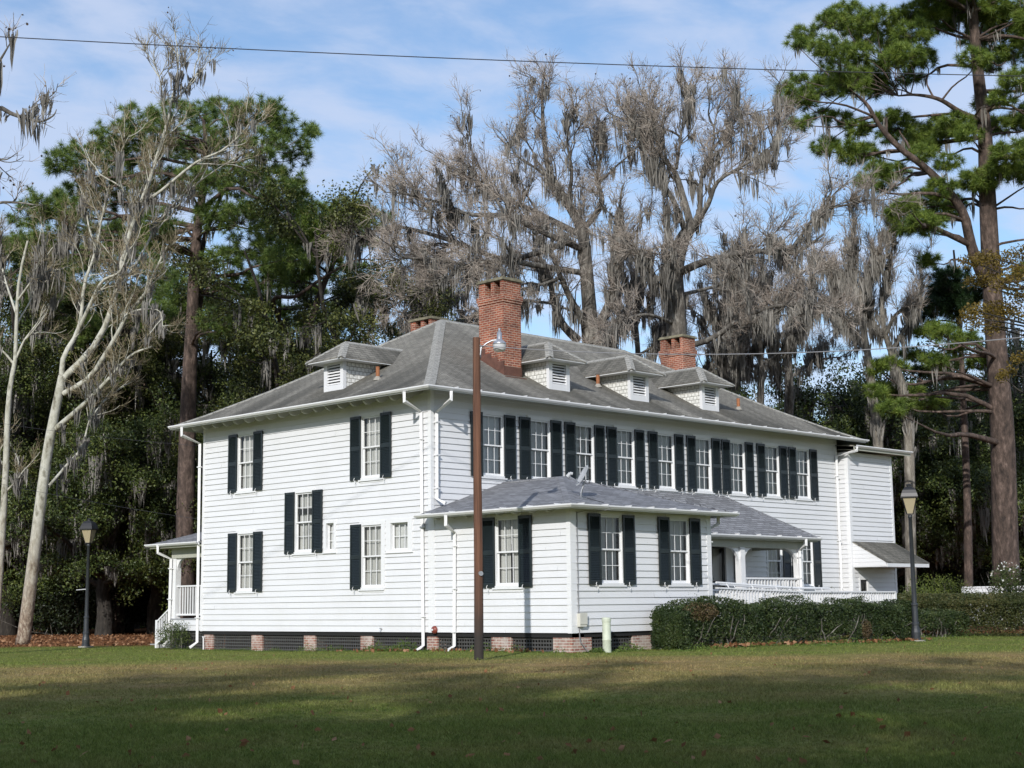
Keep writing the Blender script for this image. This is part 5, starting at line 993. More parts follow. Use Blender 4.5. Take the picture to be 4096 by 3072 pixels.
# pines: a trunk, limbs to each spray, tufts of needles round the sprays
def pine(name, base, trunks, clusters, dep, label, mat, upx=1.0, dens=1.0, jit=2.5, size=0.24, moss=0, bark_m=None, nd=84, wd=0.021):
    o = empty(name, base, label, 'tree'); mb = MB(); P, r = limbs_mesh(mb, trunks, 24, 12); pts = P[:, 2:].reshape(-1, 3); pr_ = r[:, 2:].ravel()
    lim = []; C = []; Dn = []; mo = []
    for q in clusters:
        u_, v_, rad = q[0], q[1], q[2]*1.10*dep*1.8517/FPX*upx; c = PX(u_, v_, dep+rng.normal(0, jit))
        d = np.linalg.norm((pts-c)*np.array([1, 1, 1.0]), axis=1)+np.maximum(0, pts[:, 2]-c[2]+0.2)*2.5; i = int(np.argmin(d)); a = pts[i]; L = np.linalg.norm(c-a)
        if L > 0.5:
            m1 = a+(c-a)*0.35+rng.normal(0, 0.08*L, 3)*np.array([1, 1, 0.6])+[0, 0, 0.04*L]; m2 = a+(c-a)*0.7+rng.normal(0, 0.06*L, 3)+[0, 0, -0.03*L]
            lim.append(([a, m1, m2, c], min(pr_[i]*0.6, 0.03+0.016*L), 0.018))
        n = max(9, int(20*dens*(rad/0.6)**2)); e = unit(rng.normal(0, 1, (n, 3)))*(rng.uniform(0.15, 1, n)**0.45)[:, None]*rad*np.array([1.15, 1.15, 0.66]); C.append(c+e+[0, 0, 0.1*rad]); Dn.append(e*0.6/rad+[0, 0, 0.75])
        mo.append(c)
    K = 8; LP = np.array([smooth_path(p, K) for p, _, _ in lim]); LR = np.array([np.linspace(a, b_, K) for _, a, b_ in lim]); mb.tubes(LP, LR, 6)
    C = np.concatenate(C); Dn = np.concatenate(Dn)
    # a twig from each spray's limb to its tufts
    cc = np.array([q for q in mo]); near = np.argmin(((C[:, None, :]-cc[None])**2).sum(-1), 1); st = cc[near]-[0, 0, 0.1]
    ok = rng.random(len(C)) < 0.5; tw = np.stack([st[ok], (st[ok]*0.5+C[ok]*0.5)+rng.normal(0, 0.05, (ok.sum(), 3))-[0, 0, 0.05], C[ok]], 1); mb.tubes(tw, taper(len(tw), 3, 0.016, 0.008), 3)
    mb.build('trunk', bark_m or MT['pine_bark'], o, origin=base, smooth=True)
    mb = MB(); add_tufts(mb, C, Dn, size, nd, wd); mb.build('crown', mat, o, origin=base)
    if moss:
        mm = MB(); q = LP[rng.integers(0, len(LP), moss), rng.integers(2, 8, moss)]; add_moss(mm, q, rng.uniform(0.4, 1.3, moss), 6); mm.build('moss', MT['moss'], o, origin=base)
    return o
b0 = GP(402, 75)
tr = [([b0-[0, 0, .2]]+PL([(400, 1150), (405, 930), (410, 800), (415, 700), (421, 560), (428, 480), (440, 400), (445, 320), (440, 260)], 75), 0.50, 0.08), (PL([(412, 740), (432, 640, .5), (436, 540, .8), (470, 440, 1), (520, 350, 1.2)], 75), 0.22, 0.05)]
cl = [(150, 345, 38), (128, 365, 26), (180, 335, 34), (95, 440, 40), (60, 470, 38), (125, 455, 44), (165, 430, 46), (210, 380, 50), (255, 300, 44), (235, 330, 40), (300, 265, 44), (340, 300, 50), (375, 250, 40), (300, 340, 56), (430, 245, 38), (480, 240, 38), (515, 255, 36), (550, 245, 40), (590, 250, 38), (612, 275, 36), (605, 310, 34), (660, 290, 26), (672, 278, 14), (640, 340, 30), (655, 318, 18), (560, 320, 44), (500, 300, 46), (440, 310, 50), (400, 340, 50), (580, 380, 52), (530, 400, 54), (480, 380, 52), (430, 400, 46), (620, 400, 36), (610, 430, 40), (570, 455, 50), (520, 480, 50), (470, 470, 46), (350, 400, 48), (280, 400, 50), (230, 440, 48), (170, 500, 46), (110, 510, 44), (60, 530, 40), (600, 500, 44), (540, 540, 46), (490, 560, 42), (620, 560, 44), (580, 600, 42), (330, 520, 40), (270, 500, 42), (520, 620, 40), (470, 640, 38), (560, 660, 40), (480, 700, 44), (530, 710, 42), (340, 480, 40)]
pine('pine_tree', b0, tr, cl, 75, 'big green pine behind the leaning white sycamore, left of the house', MT['needles_l'], dens=0.72, size=0.40, moss=60)
b0 = GP(255, 90)
tr = [([b0-[0, 0, .2]]+PL([(258, 1150), (262, 900), (268, 700), (262, 560), (258, 470)], 90), 0.42, 0.07)]
cl = [(x, y, 46) for x, y in ((60, 560), (110, 590), (160, 570), (215, 560), (262, 520), (310, 560), (350, 600), (90, 640), (150, 650), (210, 640), (300, 650), (340, 690), (240, 700), (180, 720), (120, 710), (60, 690), (30, 620), (20, 540), (390, 650), (420, 700))]
pine('pine_tree', b0, tr, cl, 90, 'shaggy green pine half hidden by the leaning white sycamore limbs', MT['needles_l'], dens=0.8, size=0.44, moss=40)
b0 = GP(590, 88)
tr = [([b0-[0, 0, .2]]+PL([(590, 1150), (594, 900), (600, 760), (606, 620)], 88), 0.36, 0.07)]
cl = [(x, y, 42) for x, y in ((560, 640), (610, 600), (660, 620), (700, 650), (540, 700), (590, 690), (640, 690), (690, 710), (740, 690), (560, 750), (620, 760), (680, 760), (500, 740), (780, 640), (760, 600))]
pine('pine_tree', b0, tr, cl, 88, 'green pine low behind the roof of the short end, left of the second chimney', MT['needles'], dens=0.8, size=0.44, moss=40)
b0 = GP(650, 82)
tr = [([b0-[0, 0, .2]]+PL([(652, 1150), (648, 900), (655, 760), (690, 640), (720, 570), (760, 500)], 82), 0.40, 0.07), (PL([(655, 790), (590, 655, -3), (640, 640, -4), (690, 605, -4.4), (760, 565, -4.6), (800, 560, -4.8)], 82), 0.14, 0.03)]
cl = [(640, 490, 50), (690, 480, 52), (740, 490, 48), (670, 540, 50), (720, 545, 46), (610, 530, 46), (650, 580, 44), (600, 580, 42), (770, 520, 40), (700, 510, 50), (760, 460, 40), (810, 480, 34), (640, 440, 36)]
pine('pine_tree', b0, tr, cl, 80, 'yellow-green pine spray beside the mossy sycamore limbs, above the end dormer', MT['needles'], dens=0.9, size=0.40)
b0 = GP(2175, 76)
tr = [([b0-[0, 0, .2]]+PL([(2172, 1200), (2166, 950), (2156, 800), (2142, 600), (2132, 400), (2127, 280), (2112, 150), (2100, 0), (2090, -140)], 76), 0.72, 0.15),
      (PL([(2135, 615), (2118, 586, -.8), (2097, 527, -1.2), (2081, 461, -1.6), (2042, 406, -2), (1995, 359, -2.4), (1944, 320, -2.8), (1901, 273, -3), (1874, 227, -3.2), (1850, 205, -3.3)], 76), 0.31, 0.06), (PL([(2130, 262), (2080, 245, -.5), (2030, 215, -1), (1980, 205, -1.4), (1940, 207, -1.6)], 76), 0.16, 0.04)]
cl5 = [(520, 90, 90), (460, 130, 70), (300, 200, 70), (260, 250, 50), (450, 280, 90), (580, 150, 80), (640, 210, 70), (700, 120, 90), (600, 310, 80), (480, 430, 110), (560, 470, 100), (640, 430, 110), (380, 510, 90), (720, 490, 90), (300, 560, 80), (200, 500, 46), (185, 555, 46), (270, 440, 44), (280, 690, 56), (240, 690, 36), (400, 640, 46), (490, 670, 60), (600, 720, 70), (560, 850, 90), (420, 800, 60), (390, 830, 44), (650, 850, 70), (760, 640, 60), (820, 700, 80), (900, 760, 90), (960, 800, 90), (1050, 720, 90), (1130, 700, 90), (1190, 760, 70), (950, 860, 66), (760, 760, 60), (880, 100, 90), (980, 60, 100), (900, 200, 90), (850, 320, 90), (950, 330, 80), (1050, 130, 90), (1100, 30, 110), (1200, 110, 110), (1300, 60, 110), (1400, 130, 100), (1280, 220, 100), (1330, 340, 90), (1460, 300, 90), (1240, 330, 70), (800, 230, 80), (760, 330, 70), (900, 430, 60), (700, 950, 70), (800, 970, 76), (640, 1010, 56), (740, 1030, 60), (1100, 910, 60), (1060, 1060, 80), (960, 1110, 80), (880, 1130, 56), (850, 1250, 80), (950, 1250, 96), (1060, 1190, 80), (1130, 1130, 70), (1330, 700, 80), (1450, 700, 80), (1450, 850, 90), (1400, 940, 80), (1290, 1000, 90), (1480, 450, 80), (1400, 550, 60), (990, 1450, 56), (1300, 580, 60), (1480, 960, 70), (1210, 1010, 70), (1500, 80, 90), (1500, 200, 80), (870, 1150, 60), (800, 1180, 50)]
cl6 = [(700, 655, 50), (760, 640, 52), (820, 650, 50), (690, 790, 56), (760, 780, 60), (830, 790, 60), (900, 790, 56), (780, 880, 56), (850, 860, 46), (980, 860, 60), (1040, 850, 44), (950, 460, 50), (1020, 450, 60), (1090, 470, 66), (1180, 500, 70), (1020, 620, 56), (1090, 640, 56), (1260, 630, 56), (880, 580, 50), (1130, 560, 50)]
cl = [(1620+x/2.56, y/2.56, q/2.56) for x, y, q in cl5]+[(1620+x/2.56, 540+y/2.56, q/2.56) for x, y, q in cl6]
cl += [(2230+rng.uniform(0, 110), rng.uniform(-60, 620), 34) for _ in range(26)]+[(1950+rng.uniform(0, 220), rng.uniform(-190, -10), 36) for _ in range(22)]
pine('pine_tree', b0, tr, cl, 76, 'tall pine with a thick reddish trunk at the right edge of the photo', MT['needles'], dens=1.5, jit=2.4, size=0.38, moss=110)
cl = [(1620+x/2.56, y/2.56, q/2.56) for x, y, q in [(1100, 1560, 110), (1180, 1640, 100), (1050, 1660, 80)]]+[(1620+x/2.56, 540+y/2.56, q/2.56) for x, y, q in [(1090, 230, 80), (1150, 290, 90), (1000, 310, 60), (960, 380, 60), (930, 600, 50), (940, 680, 50), (1320, 200, 60), (1120, 350, 60)]]
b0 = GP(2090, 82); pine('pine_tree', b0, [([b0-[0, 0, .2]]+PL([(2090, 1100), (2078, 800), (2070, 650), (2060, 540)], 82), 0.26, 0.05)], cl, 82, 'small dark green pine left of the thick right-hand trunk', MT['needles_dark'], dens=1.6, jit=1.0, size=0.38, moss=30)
# rusty cypress leaning in from the right
b0 = GP(2330, 50); o = empty('cypress_tree', b0, 'rusty orange cypress foliage reaching in at the right edge', 'tree')
mb = MB(); tk = [([b0-[0, 0, .2]]+PL([(2320, 1000), (2300, 700), (2290, 400), (2285, 250)], 50), 0.30, 0.05)]; cs = [(1230, 60, 70), (1300, 40, 60), (1380, 60, 80), (1250, 170, 70), (1330, 150, 60), (1400, 180, 80), (1480, 120, 70), (1230, 330, 60), (1300, 340, 90), (1380, 330, 80), (1450, 350, 80), (1200, 370, 50), (1350, 430, 60), (1420, 680, 50), (1480, 600, 50), (1400, 700, 40), (1500, 20, 80), (1480, 250, 70), (1240, 410, 50)]
lv = MB(); LI = []
for x, y, q in cs:
    u_, v_ = 1620+x/2.56, 540+y/2.56; rad = q/2.56*50*1.8517/FPX; c = PX(u_, v_, 50+rng.normal(0, 1.0)); n = int(420*(rad/0.45)**2); e = unit(rng.normal(0, 1, (n, 3)))*(rng.random(n)**0.45)[:, None]*rad*np.array([1.2, 1.2, 0.6]); e[:, 2] += 0.12*np.sin(e[:, 0]*9)
    add_leaves(lv, c+e, 0.095, 0.6); a = PX(2300, v_+50, 50); LI.append(([a, a+(c-a)*0.5+rng.normal(0, 0.15, 3), c], 0.05, 0.012))
limbs_mesh(mb, tk+LI, 12, 7); mb.build('trunk', MT['oak_bark'], o, origin=b0, smooth=True); lv.build('crown', MT['cyp_leaf'], o, origin=b0)

# live oaks: three kinds grown once, then copied tree by tree
def live_oak(label, base, h, spread, seed, leafm, n0=8, leaves=30, moss=320, lsize=0.15, group=None):
    global rng
    keep = rng; rng = np.random.default_rng(seed)
    o = empty('live_oak', (0, 0, 0), label, 'tree', group); mb = MB(); th = h*0.20
    limbs_mesh(mb, [([(0, 0, -0.3), (0.1, 0, th*0.5), (0, 0.15, th), (0.2, 0.1, th*1.6)], h*0.032+0.12, h*0.022)], 10, 12)
    az = np.arange(n0)*2*math.pi/n0+rng.normal(0, 0.2, n0); el = np.where(np.arange(n0) % 2 == 0, rng.uniform(0.15, 0.5, n0), rng.uniform(0.8, 1.35, n0)); ln = np.where(el > 0.7, h*0.72, spread)*rng.uniform(0.85, 1.1, n0)
    B0 = grow(np.stack([0*az, 0*az, th*rng.uniform(0.7, 1.5, n0)], 1), np.stack([np.cos(az)*np.cos(el), np.sin(az)*np.cos(el), np.sin(el)], 1), ln, 9, 0.14, 0.03); mb.tubes(B0, taper(n0, 10, h*0.013+0.05, 0.05), 7)
    st, d, par, t = spawn(B0, 8, 0.2, 1.0, 0.5, 1.1); l1 = ln[par]*rng.uniform(0.22, 0.42, len(st))*(1.2-0.4*t); B1 = grow(st, d, l1, 6, 0.17, 0.03); mb.tubes(B1, taper(len(B1), 7, 0.07, 0.02), 5)
    st, d, par, t = spawn(B1, 6, 0.15, 1.0, 0.5, 1.1); l2 = rng.uniform(0.7, 1.9, len(st)); B2 = grow(st, d, l2, 4, 0.2, 0.0); mb.tubes(B2, taper(len(B2), 5, 0.022, 0.008), 3)
    mb.build('trunk', MT['oak_bark'], o, smooth=True)
    lf = MB(); C = B2[:, 1:].reshape(-1, 3); k_ = leaves*5//4; e = unit(rng.normal(0, 1, (len(C)*k_, 3)))*(rng.random(len(C)*k_)**0.5)[:, None]*0.66
    L = np.repeat(C, k_, 0)+e*np.array([1.15, 1.15, 0.75]); add_leaves(lf, L[L[:, 2] > 0.8], lsize, 0.5); lf.build('crown', leafm, o)
    mm = MB(); k = rng.integers(0, len(B1), moss); q = B1[k, rng.integers(1, 7, moss)]; q = q[q[:, 2] > 3.4]; add_moss(mm, q, rng.uniform(0.5, 1.9, len(q))*np.minimum(1, (q[:, 2]-1.2)/4), 9, 0.05, 0.14); mm.build('moss', MT['moss'], o)
    rng = keep; return o
protoA = live_oak('', None, 17, 9.0, 11, MT['oak_leaf'], 9, 33, 330)
protoB = live_oak('', None, 22, 8.0, 23, MT['oak_leaf2'], 13, 44, 240)
protoC = live_oak('', None, 12, 7.5, 31, MT['oak_leaf'], 8, 36, 260)
used = set()
def oak(pr_, u_, dep, sc, rz, label, grp='live oaks in the woods behind the house', xy=None):
    if pr_.name in used: o = copy_tree(pr_)
    else: o = pr_; used.add(pr_.name)
    b_ = GP(u_, dep) if xy is None else np.array([xy[0], xy[1], float(ground_z(*xy))])
    o.location = b_; o.rotation_euler = (0, 0, rz); o.scale = (sc, sc, sc*(1.0)); o['label'] = label
    if grp: o['group'] = grp
    return o
for pr_, u_, dep, sc, rz, lab in [
    (protoA, -110, 84, 1.15, 0.3, 'dark live oak behind the slim sycamore at the left edge'),
    (protoB, 45, 96, 1.0, 1.1, 'tall olive live oak between the two white sycamores at left'),
    (protoB, 10, 86, 1.02, 2.9, 'tall olive live oak topping the woods at the left edge'),
    (protoB, 130, 92, 1.12, 4.3, 'tall live oak filling the gap behind the leaning sycamore limbs'),
    (protoB, 260, 92, 1.05, 5.6, 'tall live oak behind the pine trunk, above the left lamp post'),
    (protoB, 500, 86, 0.95, 3.7, 'tall live oak behind the pine, over the left end of the roof'),
    (protoA, 150, 90, 1.05, 2.2, 'dark mossy live oak right behind the leaning white sycamore trunk'),
    (protoC, 225, 82, 1.0, 0.4, 'low dark live oak behind the left lamp post'),
    (protoA, 280, 108, 1.2, 4.0, 'live oak whose pale trunk shows right of the left lamp post'),
    (protoC, 340, 86, 1.1, 2.8, 'low live oak behind the front porch steps'),
    (protoA, 480, 92, 1.15, 5.1, 'dark live oak behind the left end of the eaves'),
    (protoB, 560, 98, 0.85, 0.2, 'olive live oak behind the end slope of the roof'),
    (protoB, 715, 74, 0.96, 2.6, 'tall live oak whose crown stands against the sky behind the second chimney'),
    (protoA, 640, 84, 1.05, 1.5, 'dark live oak directly behind the dormer of the short end slope'),
    (protoA, 830, 88, 1.0, 3.4, 'dark live oak behind the chimney pair, under the mossy limbs'),
    (protoA, 1000, 96, 0.95, 0.9, 'live oak glimpsed under the moss left of the tall chimney'),
    (protoC, 1580, 96, 1.3, 1.9, 'live oak low under the moss right of the far chimney'),
    (protoC, 1760, 92, 1.35, 0.7, 'mossy live oak over the far end of the roof'),
    (protoA, 1900, 94, 1.0, 2.0, 'dark live oak behind the annex'),
    (protoA, 2010, 95, 1.05, 3.0, 'dark mossy live oak behind the right lamp post'),
    (protoC, 2075, 94, 1.15, 4.4, 'low dark live oak between the right lamp and the thick pine trunk'),
    (protoA, 2130, 100, 1.25, 5.5, 'tall dark live oak behind the thick pine trunk'),
    (protoC, 2200, 97, 1.2, 0.1, 'dark live oak behind the white fence at the right edge'),
    (protoA, 2300, 96, 1.25, 1.2, 'dark live oak just outside the right edge behind the fence')]: oak(pr_, u_, dep, sc, rz, lab)
# trees on the road side, behind the camera: they throw the shade over the near lawn
SH = []
for k, (pr_, back, side, sc, lab) in enumerate([(protoA, 11, 1, 1.0, 'live oak on the road side, nearest behind the viewer'), (protoA, 12, 13, 1.05, 'live oak on the road side, to the left behind the viewer'), (protoA, 13, -11, 1.0, 'live oak on the road side, to the right behind the viewer'), (protoA, 10, 7, 1.0, 'live oak on the road side, between the two nearest'), (protoA, 11, -5, 1.0, 'live oak on the road side, close to the right behind the viewer'), (protoA, 21, 1, 1.05, 'live oak in the second row behind the viewer'), (protoB, 15, 6, 1.0, 'tall live oak in the second row of the road side'), (protoB, 16, -6, 1.0, 'tall live oak in the second row, right of the viewer'), (protoB, 15, 17, 1.0, 'tall live oak in the second row, left of the viewer'), (protoB, 17, -14, 0.95, 'tall live oak at the far right of the road side'), (protoB, 16, 28, 1.0, 'tall live oak at the far left of the road side')]):
    SH.append((pr_, (CAM[0]-0.848*back-0.53*side, CAM[1]-0.53*back+0.848*side), sc, 1.3*k, lab))
for pr_, xy, sc, rz, lab in SH: oak(pr_, 0, 0, sc, rz, lab, 'trees on the road side shading the lawn', xy)

# the wood beyond, one dark mass
mb = MB(); n = 330000; u_ = np.concatenate([rng.uniform(-560, 900, n//2), rng.uniform(1500, 2450, n//2)]); dep = rng.uniform(112, 132, n)
P0 = CAM[None]+(FW[None]+RT[None]*((u_*1.8517-2048)/FPX)[:, None])*dep[:, None]; hmax = 15+2.5*(u_ < 900)+3.0*np.sin(u_*0.013)+2.0*np.sin(u_*0.037+1.0); P0[:, 2] = hmax*rng.random(n)**1.25
dn = np.sin(P0[:, 0]*0.55)+np.sin(P0[:, 1]*0.62+1)+np.sin(P0[:, 2]*1.1+P0[:, 0]*0.3)+rng.normal(0, 0.7, n); P0 = P0[dn > -1.6]
add_leaves(mb, P0, 0.42, 0.3); tag(mb.build('far_woods', MT['oak_leaf']), 'dark woods far behind the house', 'woods', kind='stuff')

# hedges and shrubs
def hedge(name, x0, x1, y0, y1, h, label, mat, n, ls, ztop=None, stems=0, rough=0.10, gap=0.0, tip=None, cat='hedge'):
    cx, cy = (x0+x1)/2, (y0+y1)/2; b_ = np.array([cx, cy, float(ground_z(cx, cy))]); o = empty(name, b_, label, cat)
    def top(x, y): return h+rough*(np.sin(x*1.7)+np.sin(x*3.9+y*2))+0.05*np.sin(x*9)
    x = rng.uniform(x0, x1, n); y = rng.uniform(y0, y1, n); z = rng.random(n); side = rng.integers(0, 5, n); e = rng.exponential(0.07, n)
    bul = 0.12*np.sin(x*2.3+1)+0.08*np.sin(x*5.1)
    y = np.where(side == 0, y0+e-bul, np.where(side == 1, y1-e+bul*0.5, y)); x = np.where(side == 2, x0+e*1.2, np.where(side == 3, x1-e*1.2, x)); H_ = top(x, y)
    zt = np.where(side == 4, H_-e, H_*z); lo = gap*(0.5+0.5*np.sin(x*2.9+0.7))*(0.6+0.4*np.sin(x*7.7)); zt = np.where((zt < lo) & (rng.random(n) < 0.86), zt+lo*0.9, zt)
    rx = np.minimum(1, np.minimum(x-x0, x1-x)/0.35); zt = np.minimum(zt, H_*(0.75+0.25*np.sqrt(np.clip(rx, 0, 1))))
    C = np.stack([x, y, ground_z(x, y)+np.maximum(zt, 0.03)], 1); mb = MB(); add_leaves(mb, C, ls, 0.4)
    ni = n//5; xi = rng.uniform(x0+.1, x1-.1, ni); yi = rng.uniform(y0+.1, y1-.1, ni); Ci = np.stack([xi, yi, ground_z(xi, yi)+rng.uniform(0.25, 0.95, ni)*h], 1); add_leaves(mb, Ci, ls*1.6)
    if tip is not None:
        k = tip; xs = rng.uniform(x0+.3, x1-.3, k); ys = rng.uniform(y0+.1, y1-.1, k); st = np.stack([xs, ys, ground_z(xs, ys)+top(xs, ys)-0.1], 1); B = grow(st, rng.normal(0, 0.25, (k, 3))+[0, 0, 1], rng.uniform(0.15, 0.45, k), 3, 0.12, 0.1); add_leaves(mb, np.repeat(B.reshape(-1, 3), 2, 0)+rng.normal(0, 0.03, (k*8, 3)), ls*0.8)
    mb.build('foliage', mat, o, origin=b_)
    if stems:
        sm = MB(); xs = rng.uniform(x0+.1, x1-.1, stems); ys = rng.uniform(y0+0.10, (y0+y1)/2, stems); st = np.stack([xs, ys, ground_z(xs, ys)-0.05], 1); B = grow(st, rng.normal(0, 0.45, (stems, 3))+[0, -0.05, 1.2], np.full(stems, h*0.85), 6, 0.2, 0.1); sm.tubes(B, taper(stems, 7, 0.026, 0.010), 5); sm.build('stems', MT['grey_bark'], o, origin=b_)
    return o
hg = hedge('hedge', 2.85, 15.1, -6.75, -5.75, 1.22, 'long dark evergreen hedge with bare stems, before the ramp', MT['hedge_leaf'], 90000, 0.055, stems=55, gap=0.50, tip=90)
mb = MB(); n = 2600; e = unit(rng.normal(0, 1, (n, 3)))*(rng.random(n)**0.4)[:, None]*np.array([0.75, 0.25, 0.28]); C = np.array([3.9, -6.62, 1.12])+e; add_leaves(mb, C, 0.05); C = np.array([11.9, -6.80, 0.5])+unit(rng.normal(0, 1, (900, 3)))*(rng.random(900)**0.4)[:, None]*np.array([0.35, 0.12, 0.30]); add_leaves(mb, C, 0.05); mb.build('dry_sprigs', MT['hedge_tip'], hg, origin=hg.location)
hedge('hedge', 21.3, 23.0, -14.0, -1.8, 1.50, 'square-clipped hedge running out at the right edge', MT['hedge2_leaf'], 95000, 0.065, stems=0, rough=0.02)
hedge('shrub', 19.6, 21.25, -5.3, -1.9, 0.92, 'loose low shrub in front of the clipped hedge, right of the lamp post', MT['hedge_leaf'], 12000, 0.06, stems=30, gap=0.5, rough=0.07, cat='shrub')
def shrub(name, c, rad, h, label, mat, n, ls, flowers=0, stems=10, cat='shrub'):
    b_ = np.array([c[0], c[1], float(ground_z(c[0], c[1]))]); o = empty(name, b_, label, cat); e = unit(rng.normal(0, 1, (n, 3)))*(rng.uniform(0, 1, n)**0.4)[:, None]; e *= (1+0.18*np.sin(e[:, :1]*7+e[:, 2:]*5)); C = b_+e*np.array([rad, rad, h*0.5])+[0, 0, h*0.52]
    mb = MB(); add_leaves(mb, C[C[:, 2] > b_[2]+0.02], ls, 0.4); mb.build('foliage', mat, o, origin=b_)
    if flowers: mb = MB(); e = unit(rng.normal(0, 1, (flowers, 3))+[-.5, -.5, 0.8]); add_leaves(mb, b_+e*np.array([rad, rad, h*0.52])*1.04+[0, 0, h*0.52], 0.085, 0.5, 1.0); mb.build('blossoms', MT['flower'], o, origin=b_)
    st = np.repeat(b_[None], stems, 0)+rng.normal(0, rad*0.25, (stems, 3))*[1, 1, 0]; B = grow(st, rng.normal(0, 0.5, (stems, 3))+[0, 0, 1.2], np.full(stems, h*0.95), 5, 0.15, 0.1); mb = MB(); mb.tubes(B, taper(stems, 6, 0.018, 0.006), 4); mb.build('stems', MT['grey_bark'], o, origin=b_); return o
q = GP(2180, 66); shrub('flowering_shrub', q, 0.85, 2.75, 'shrub covered in small white flowers in front of the white fence', MT['shrub_leaf'], 6500, 0.085, 130)
q = GP(2030, 70); shrub('bush', q, 1.7, 2.45, 'yellow-green bush behind the clipped hedge, beside the white fence', MT['bush_leaf'], 7000, 0.085)
q = GP(1978, 72); shrub('bush', q, 1.1, 2.0, 'dull green bush behind the right lamp post', MT['shrub_leaf'], 4500, 0.085)
shrub('shrub', (-0.15, 12.9, 0), 0.62, 0.95, 'small scraggly shrub by the front porch steps', MT['shrub_leaf'], 2600, 0.055)
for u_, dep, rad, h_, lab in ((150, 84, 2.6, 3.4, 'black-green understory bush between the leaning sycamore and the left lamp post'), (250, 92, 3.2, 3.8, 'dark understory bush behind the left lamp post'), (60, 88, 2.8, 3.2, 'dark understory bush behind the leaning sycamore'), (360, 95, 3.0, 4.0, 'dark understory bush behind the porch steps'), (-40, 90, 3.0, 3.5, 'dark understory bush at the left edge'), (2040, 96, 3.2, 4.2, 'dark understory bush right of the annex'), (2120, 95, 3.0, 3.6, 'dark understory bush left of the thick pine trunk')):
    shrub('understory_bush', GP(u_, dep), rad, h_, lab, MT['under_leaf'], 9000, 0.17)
# white fence
p, q = GP(2082, 72), GP(2330, 74); p = np.array(p); q = np.array(q); L = np.linalg.norm(q-p); fn = empty('board_fence', p, 'low white board fence behind the hedge at the right edge', 'fence'); d = (q-p)/L
s = MB()
for i in range(int(L/0.19)): a_ = p+d*(0.19*i); s.bar(a_+[0, 0, 0.1], a_+[0, 0, 1.88], 0.17, 0.025, up=np.array([d[1], -d[0], 0]))
s.build('boards', MT['white'], fn, origin=p); s = MB(); s.bar(p+[0, 0, 1.90], q+[0, 0, 1.90], 0.12, 0.06); s.bar(p+[0, 0, 0.4]+np.array([d[1], -d[0], 0])*-0.05, q+[0, 0, 0.4]+np.array([d[1], -d[0], 0])*-0.05, 0.05, 0.09); s.build('rail', MT['trim'], fn, origin=p)

# grass, weeds, fallen leaves
def in_house(x, y): return ((x > -0.02) & (x < 22) & (y > -B_+0.1) & (y < 14))
n = 420000; dd = 1/rng.uniform(1/62.0, 1/11.5, n)*1.0; lat = rng.uniform(-0.47, 0.47, n)*dd
fx2, fy2 = math.cos(YAW), math.sin(YAW); x = CAM[0]+fx2*dd+RT[0]*lat; y = CAM[1]+fy2*dd+RT[1]*lat; ok = ~in_house(x, y); x, y, dd = x[ok], y[ok], dd[ok]; n = len(x)
z = ground_z(x, y); hgt = rng.uniform(0.018, 0.048, n)*(1+0.5*np.sin(x*1.3)*np.sin(y*1.1)); wd = 0.0035+0.00022*dd; a_ = rng.uniform(0, 2*math.pi, n); e = np.stack([np.cos(a_), np.sin(a_), 0*a_], 1)*wd[:, None]; lean = rng.normal(0, 0.6, (n, 3))*hgt[:, None]; lean[:, 2] = 0
c = np.stack([x, y, z-0.004], 1); V = np.stack([c-e, c+e, c+lean+np.stack([0*x, 0*x, hgt], 1)], 1).reshape(-1, 3); mb = MB(); mb.add(V, np.arange(3*n).reshape(n, 3))
gm = bpy.data.materials.new('grass_blades'); gm.use_nodes = True; t = gm.node_tree; b = t.nodes['Principled BSDF']; c_, f_ = lawn_nodes(t); g_ = t.nodes.new('ShaderNodeNewGeometry')
c_ = mixc(t, 1.0, c_, ramp(t, g_.outputs['Random Per Island'], [(0.0, (0.72, 0.72, 0.72)), (1.0, (1.40, 1.40, 1.40))]), 'MULTIPLY'); t.links.new(c_, b.inputs['Base Color']); b.inputs['Roughness'].default_value = 0.7; b.inputs['Specular IOR Level'].default_value = 0.15
tr_ = t.nodes.new('ShaderNodeBsdfTranslucent'); t.links.new(c_, tr_.inputs[0]); ms = t.nodes.new('ShaderNodeMixShader'); ms.inputs[0].default_value = 0.3; t.links.new(b.outputs[0], ms.inputs[1]); t.links.new(tr_.outputs[0], ms.inputs[2]); t.links.new(ms.outputs[0], t.nodes['Material Output'].inputs[0])
tag(mb.build('grass', gm), 'patchy green and brown lawn grass', 'grass', kind='stuff')
mb = MB()
def weeds(n, fx_, fy_, hh, ls):
    x, y = fx_(n), fy_(n); z = ground_z(x, y); m_ = np.clip(0.5+0.5*np.sin(x*2.1+y*1.7)+0.4*np.sin(x*5.3-y*4.1), 0.1, 1.3); add_leaves(mb, np.stack([x, y, z+hh*m_*rng.random(n)**1.5], 1), ls, 0.6)
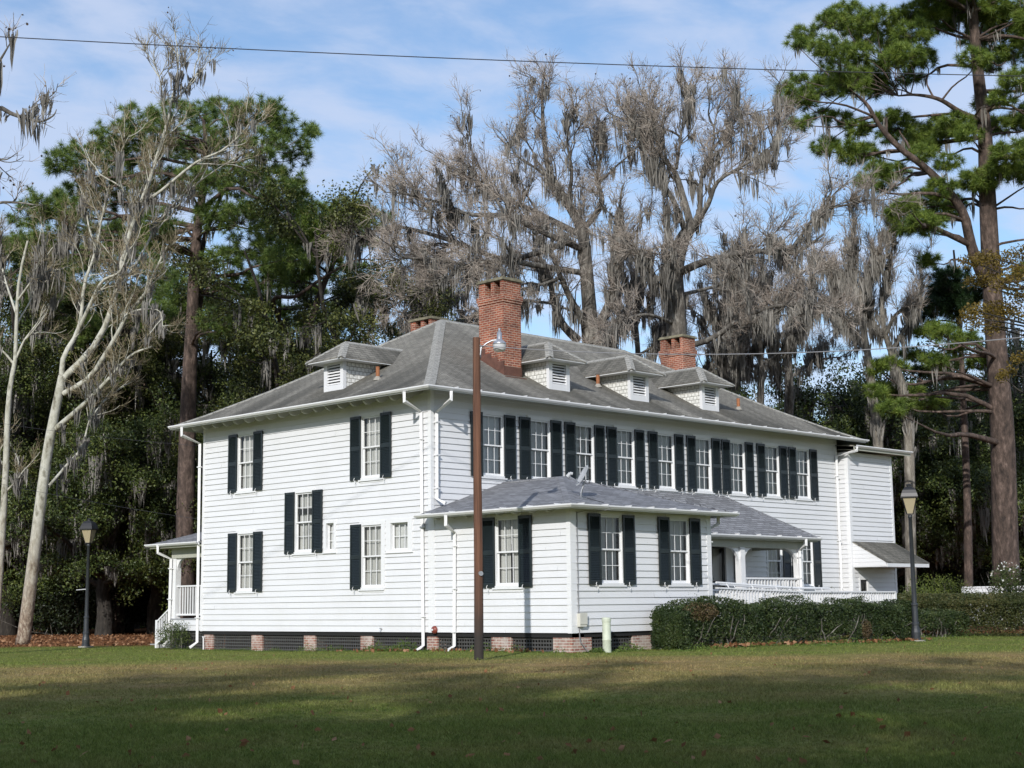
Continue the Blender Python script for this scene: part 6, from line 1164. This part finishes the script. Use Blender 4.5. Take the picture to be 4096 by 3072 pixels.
U = lambda a_, b_: (lambda n: rng.uniform(a_, b_, n))
weeds(2600, U(-0.35, 0.0), U(-5.3, 7.5), 0.20, 0.045); weeds(1500, U(-0.5, 0.0), U(-0.2, 3.0), 0.30, 0.05); weeds(1400, U(0.2, 2.4), U(-6.0, -5.5), 0.20, 0.05); weeds(3600, U(2.2, 15.5), U(-7.3, -6.7), 0.16, 0.045); weeds(900, U(7.5, 10.0), U(-8.1, -7.5), 0.16, 0.05); weeds(700, U(15.5, 21), U(-7.0, -5.0), 0.14, 0.05); weeds(1200, U(-0.6, 0.0), U(7.0, 13.5), 0.10, 0.04); weeds(260, U(-4.9, -4.36), U(-7.0, -6.45), 0.12, 0.03)
tag(mb.build('weeds', MT['weed_leaf']), 'weeds along the foot of the walls and the hedge', 'weeds', kind='stuff')
mb = MB(); n = 240; dd = 1/rng.uniform(1/45.0, 1/12.0, n); lat = rng.uniform(-0.42, 0.42, n)*dd; x = CAM[0]+fx2*dd+RT[0]*lat; y = CAM[1]+fy2*dd+RT[1]*lat; ok = ~in_house(x, y); C = np.stack([x[ok], y[ok], ground_z(x[ok], y[ok])+0.03], 1); add_leaves(mb, C, 0.080, 0.7, 0.7)
n = 420; x = rng.uniform(4, 15.5, n); y = rng.uniform(-7.1, -6.55, n); add_leaves(mb, np.stack([x, y, ground_z(x, y)+0.04+0.06*rng.random(n)], 1), 0.13, 1.0, 0.8)
n = 3500; dd = rng.uniform(57.5, 85, n); lat = rng.uniform(-0.40, -0.11, n)*dd; x = CAM[0]+fx2*dd+RT[0]*lat; y = CAM[1]+fy2*dd+RT[1]*lat; add_leaves(mb, np.stack([x, y, ground_z(x, y)+0.02+0.05*rng.random(n)], 1), 0.13, 1.5, 0.8)
n = 90; x = rng.uniform(-1.2, 0.0, n); y = rng.uniform(-5, 4, n); add_leaves(mb, np.stack([x, y, ground_z(x, y)+0.05], 1), 0.11, 1.0, 0.8)
tag(mb.build('fallen_leaves', MT['dry_leaf']), 'brown fallen leaves scattered over the lawn', 'leaves', kind='stuff')
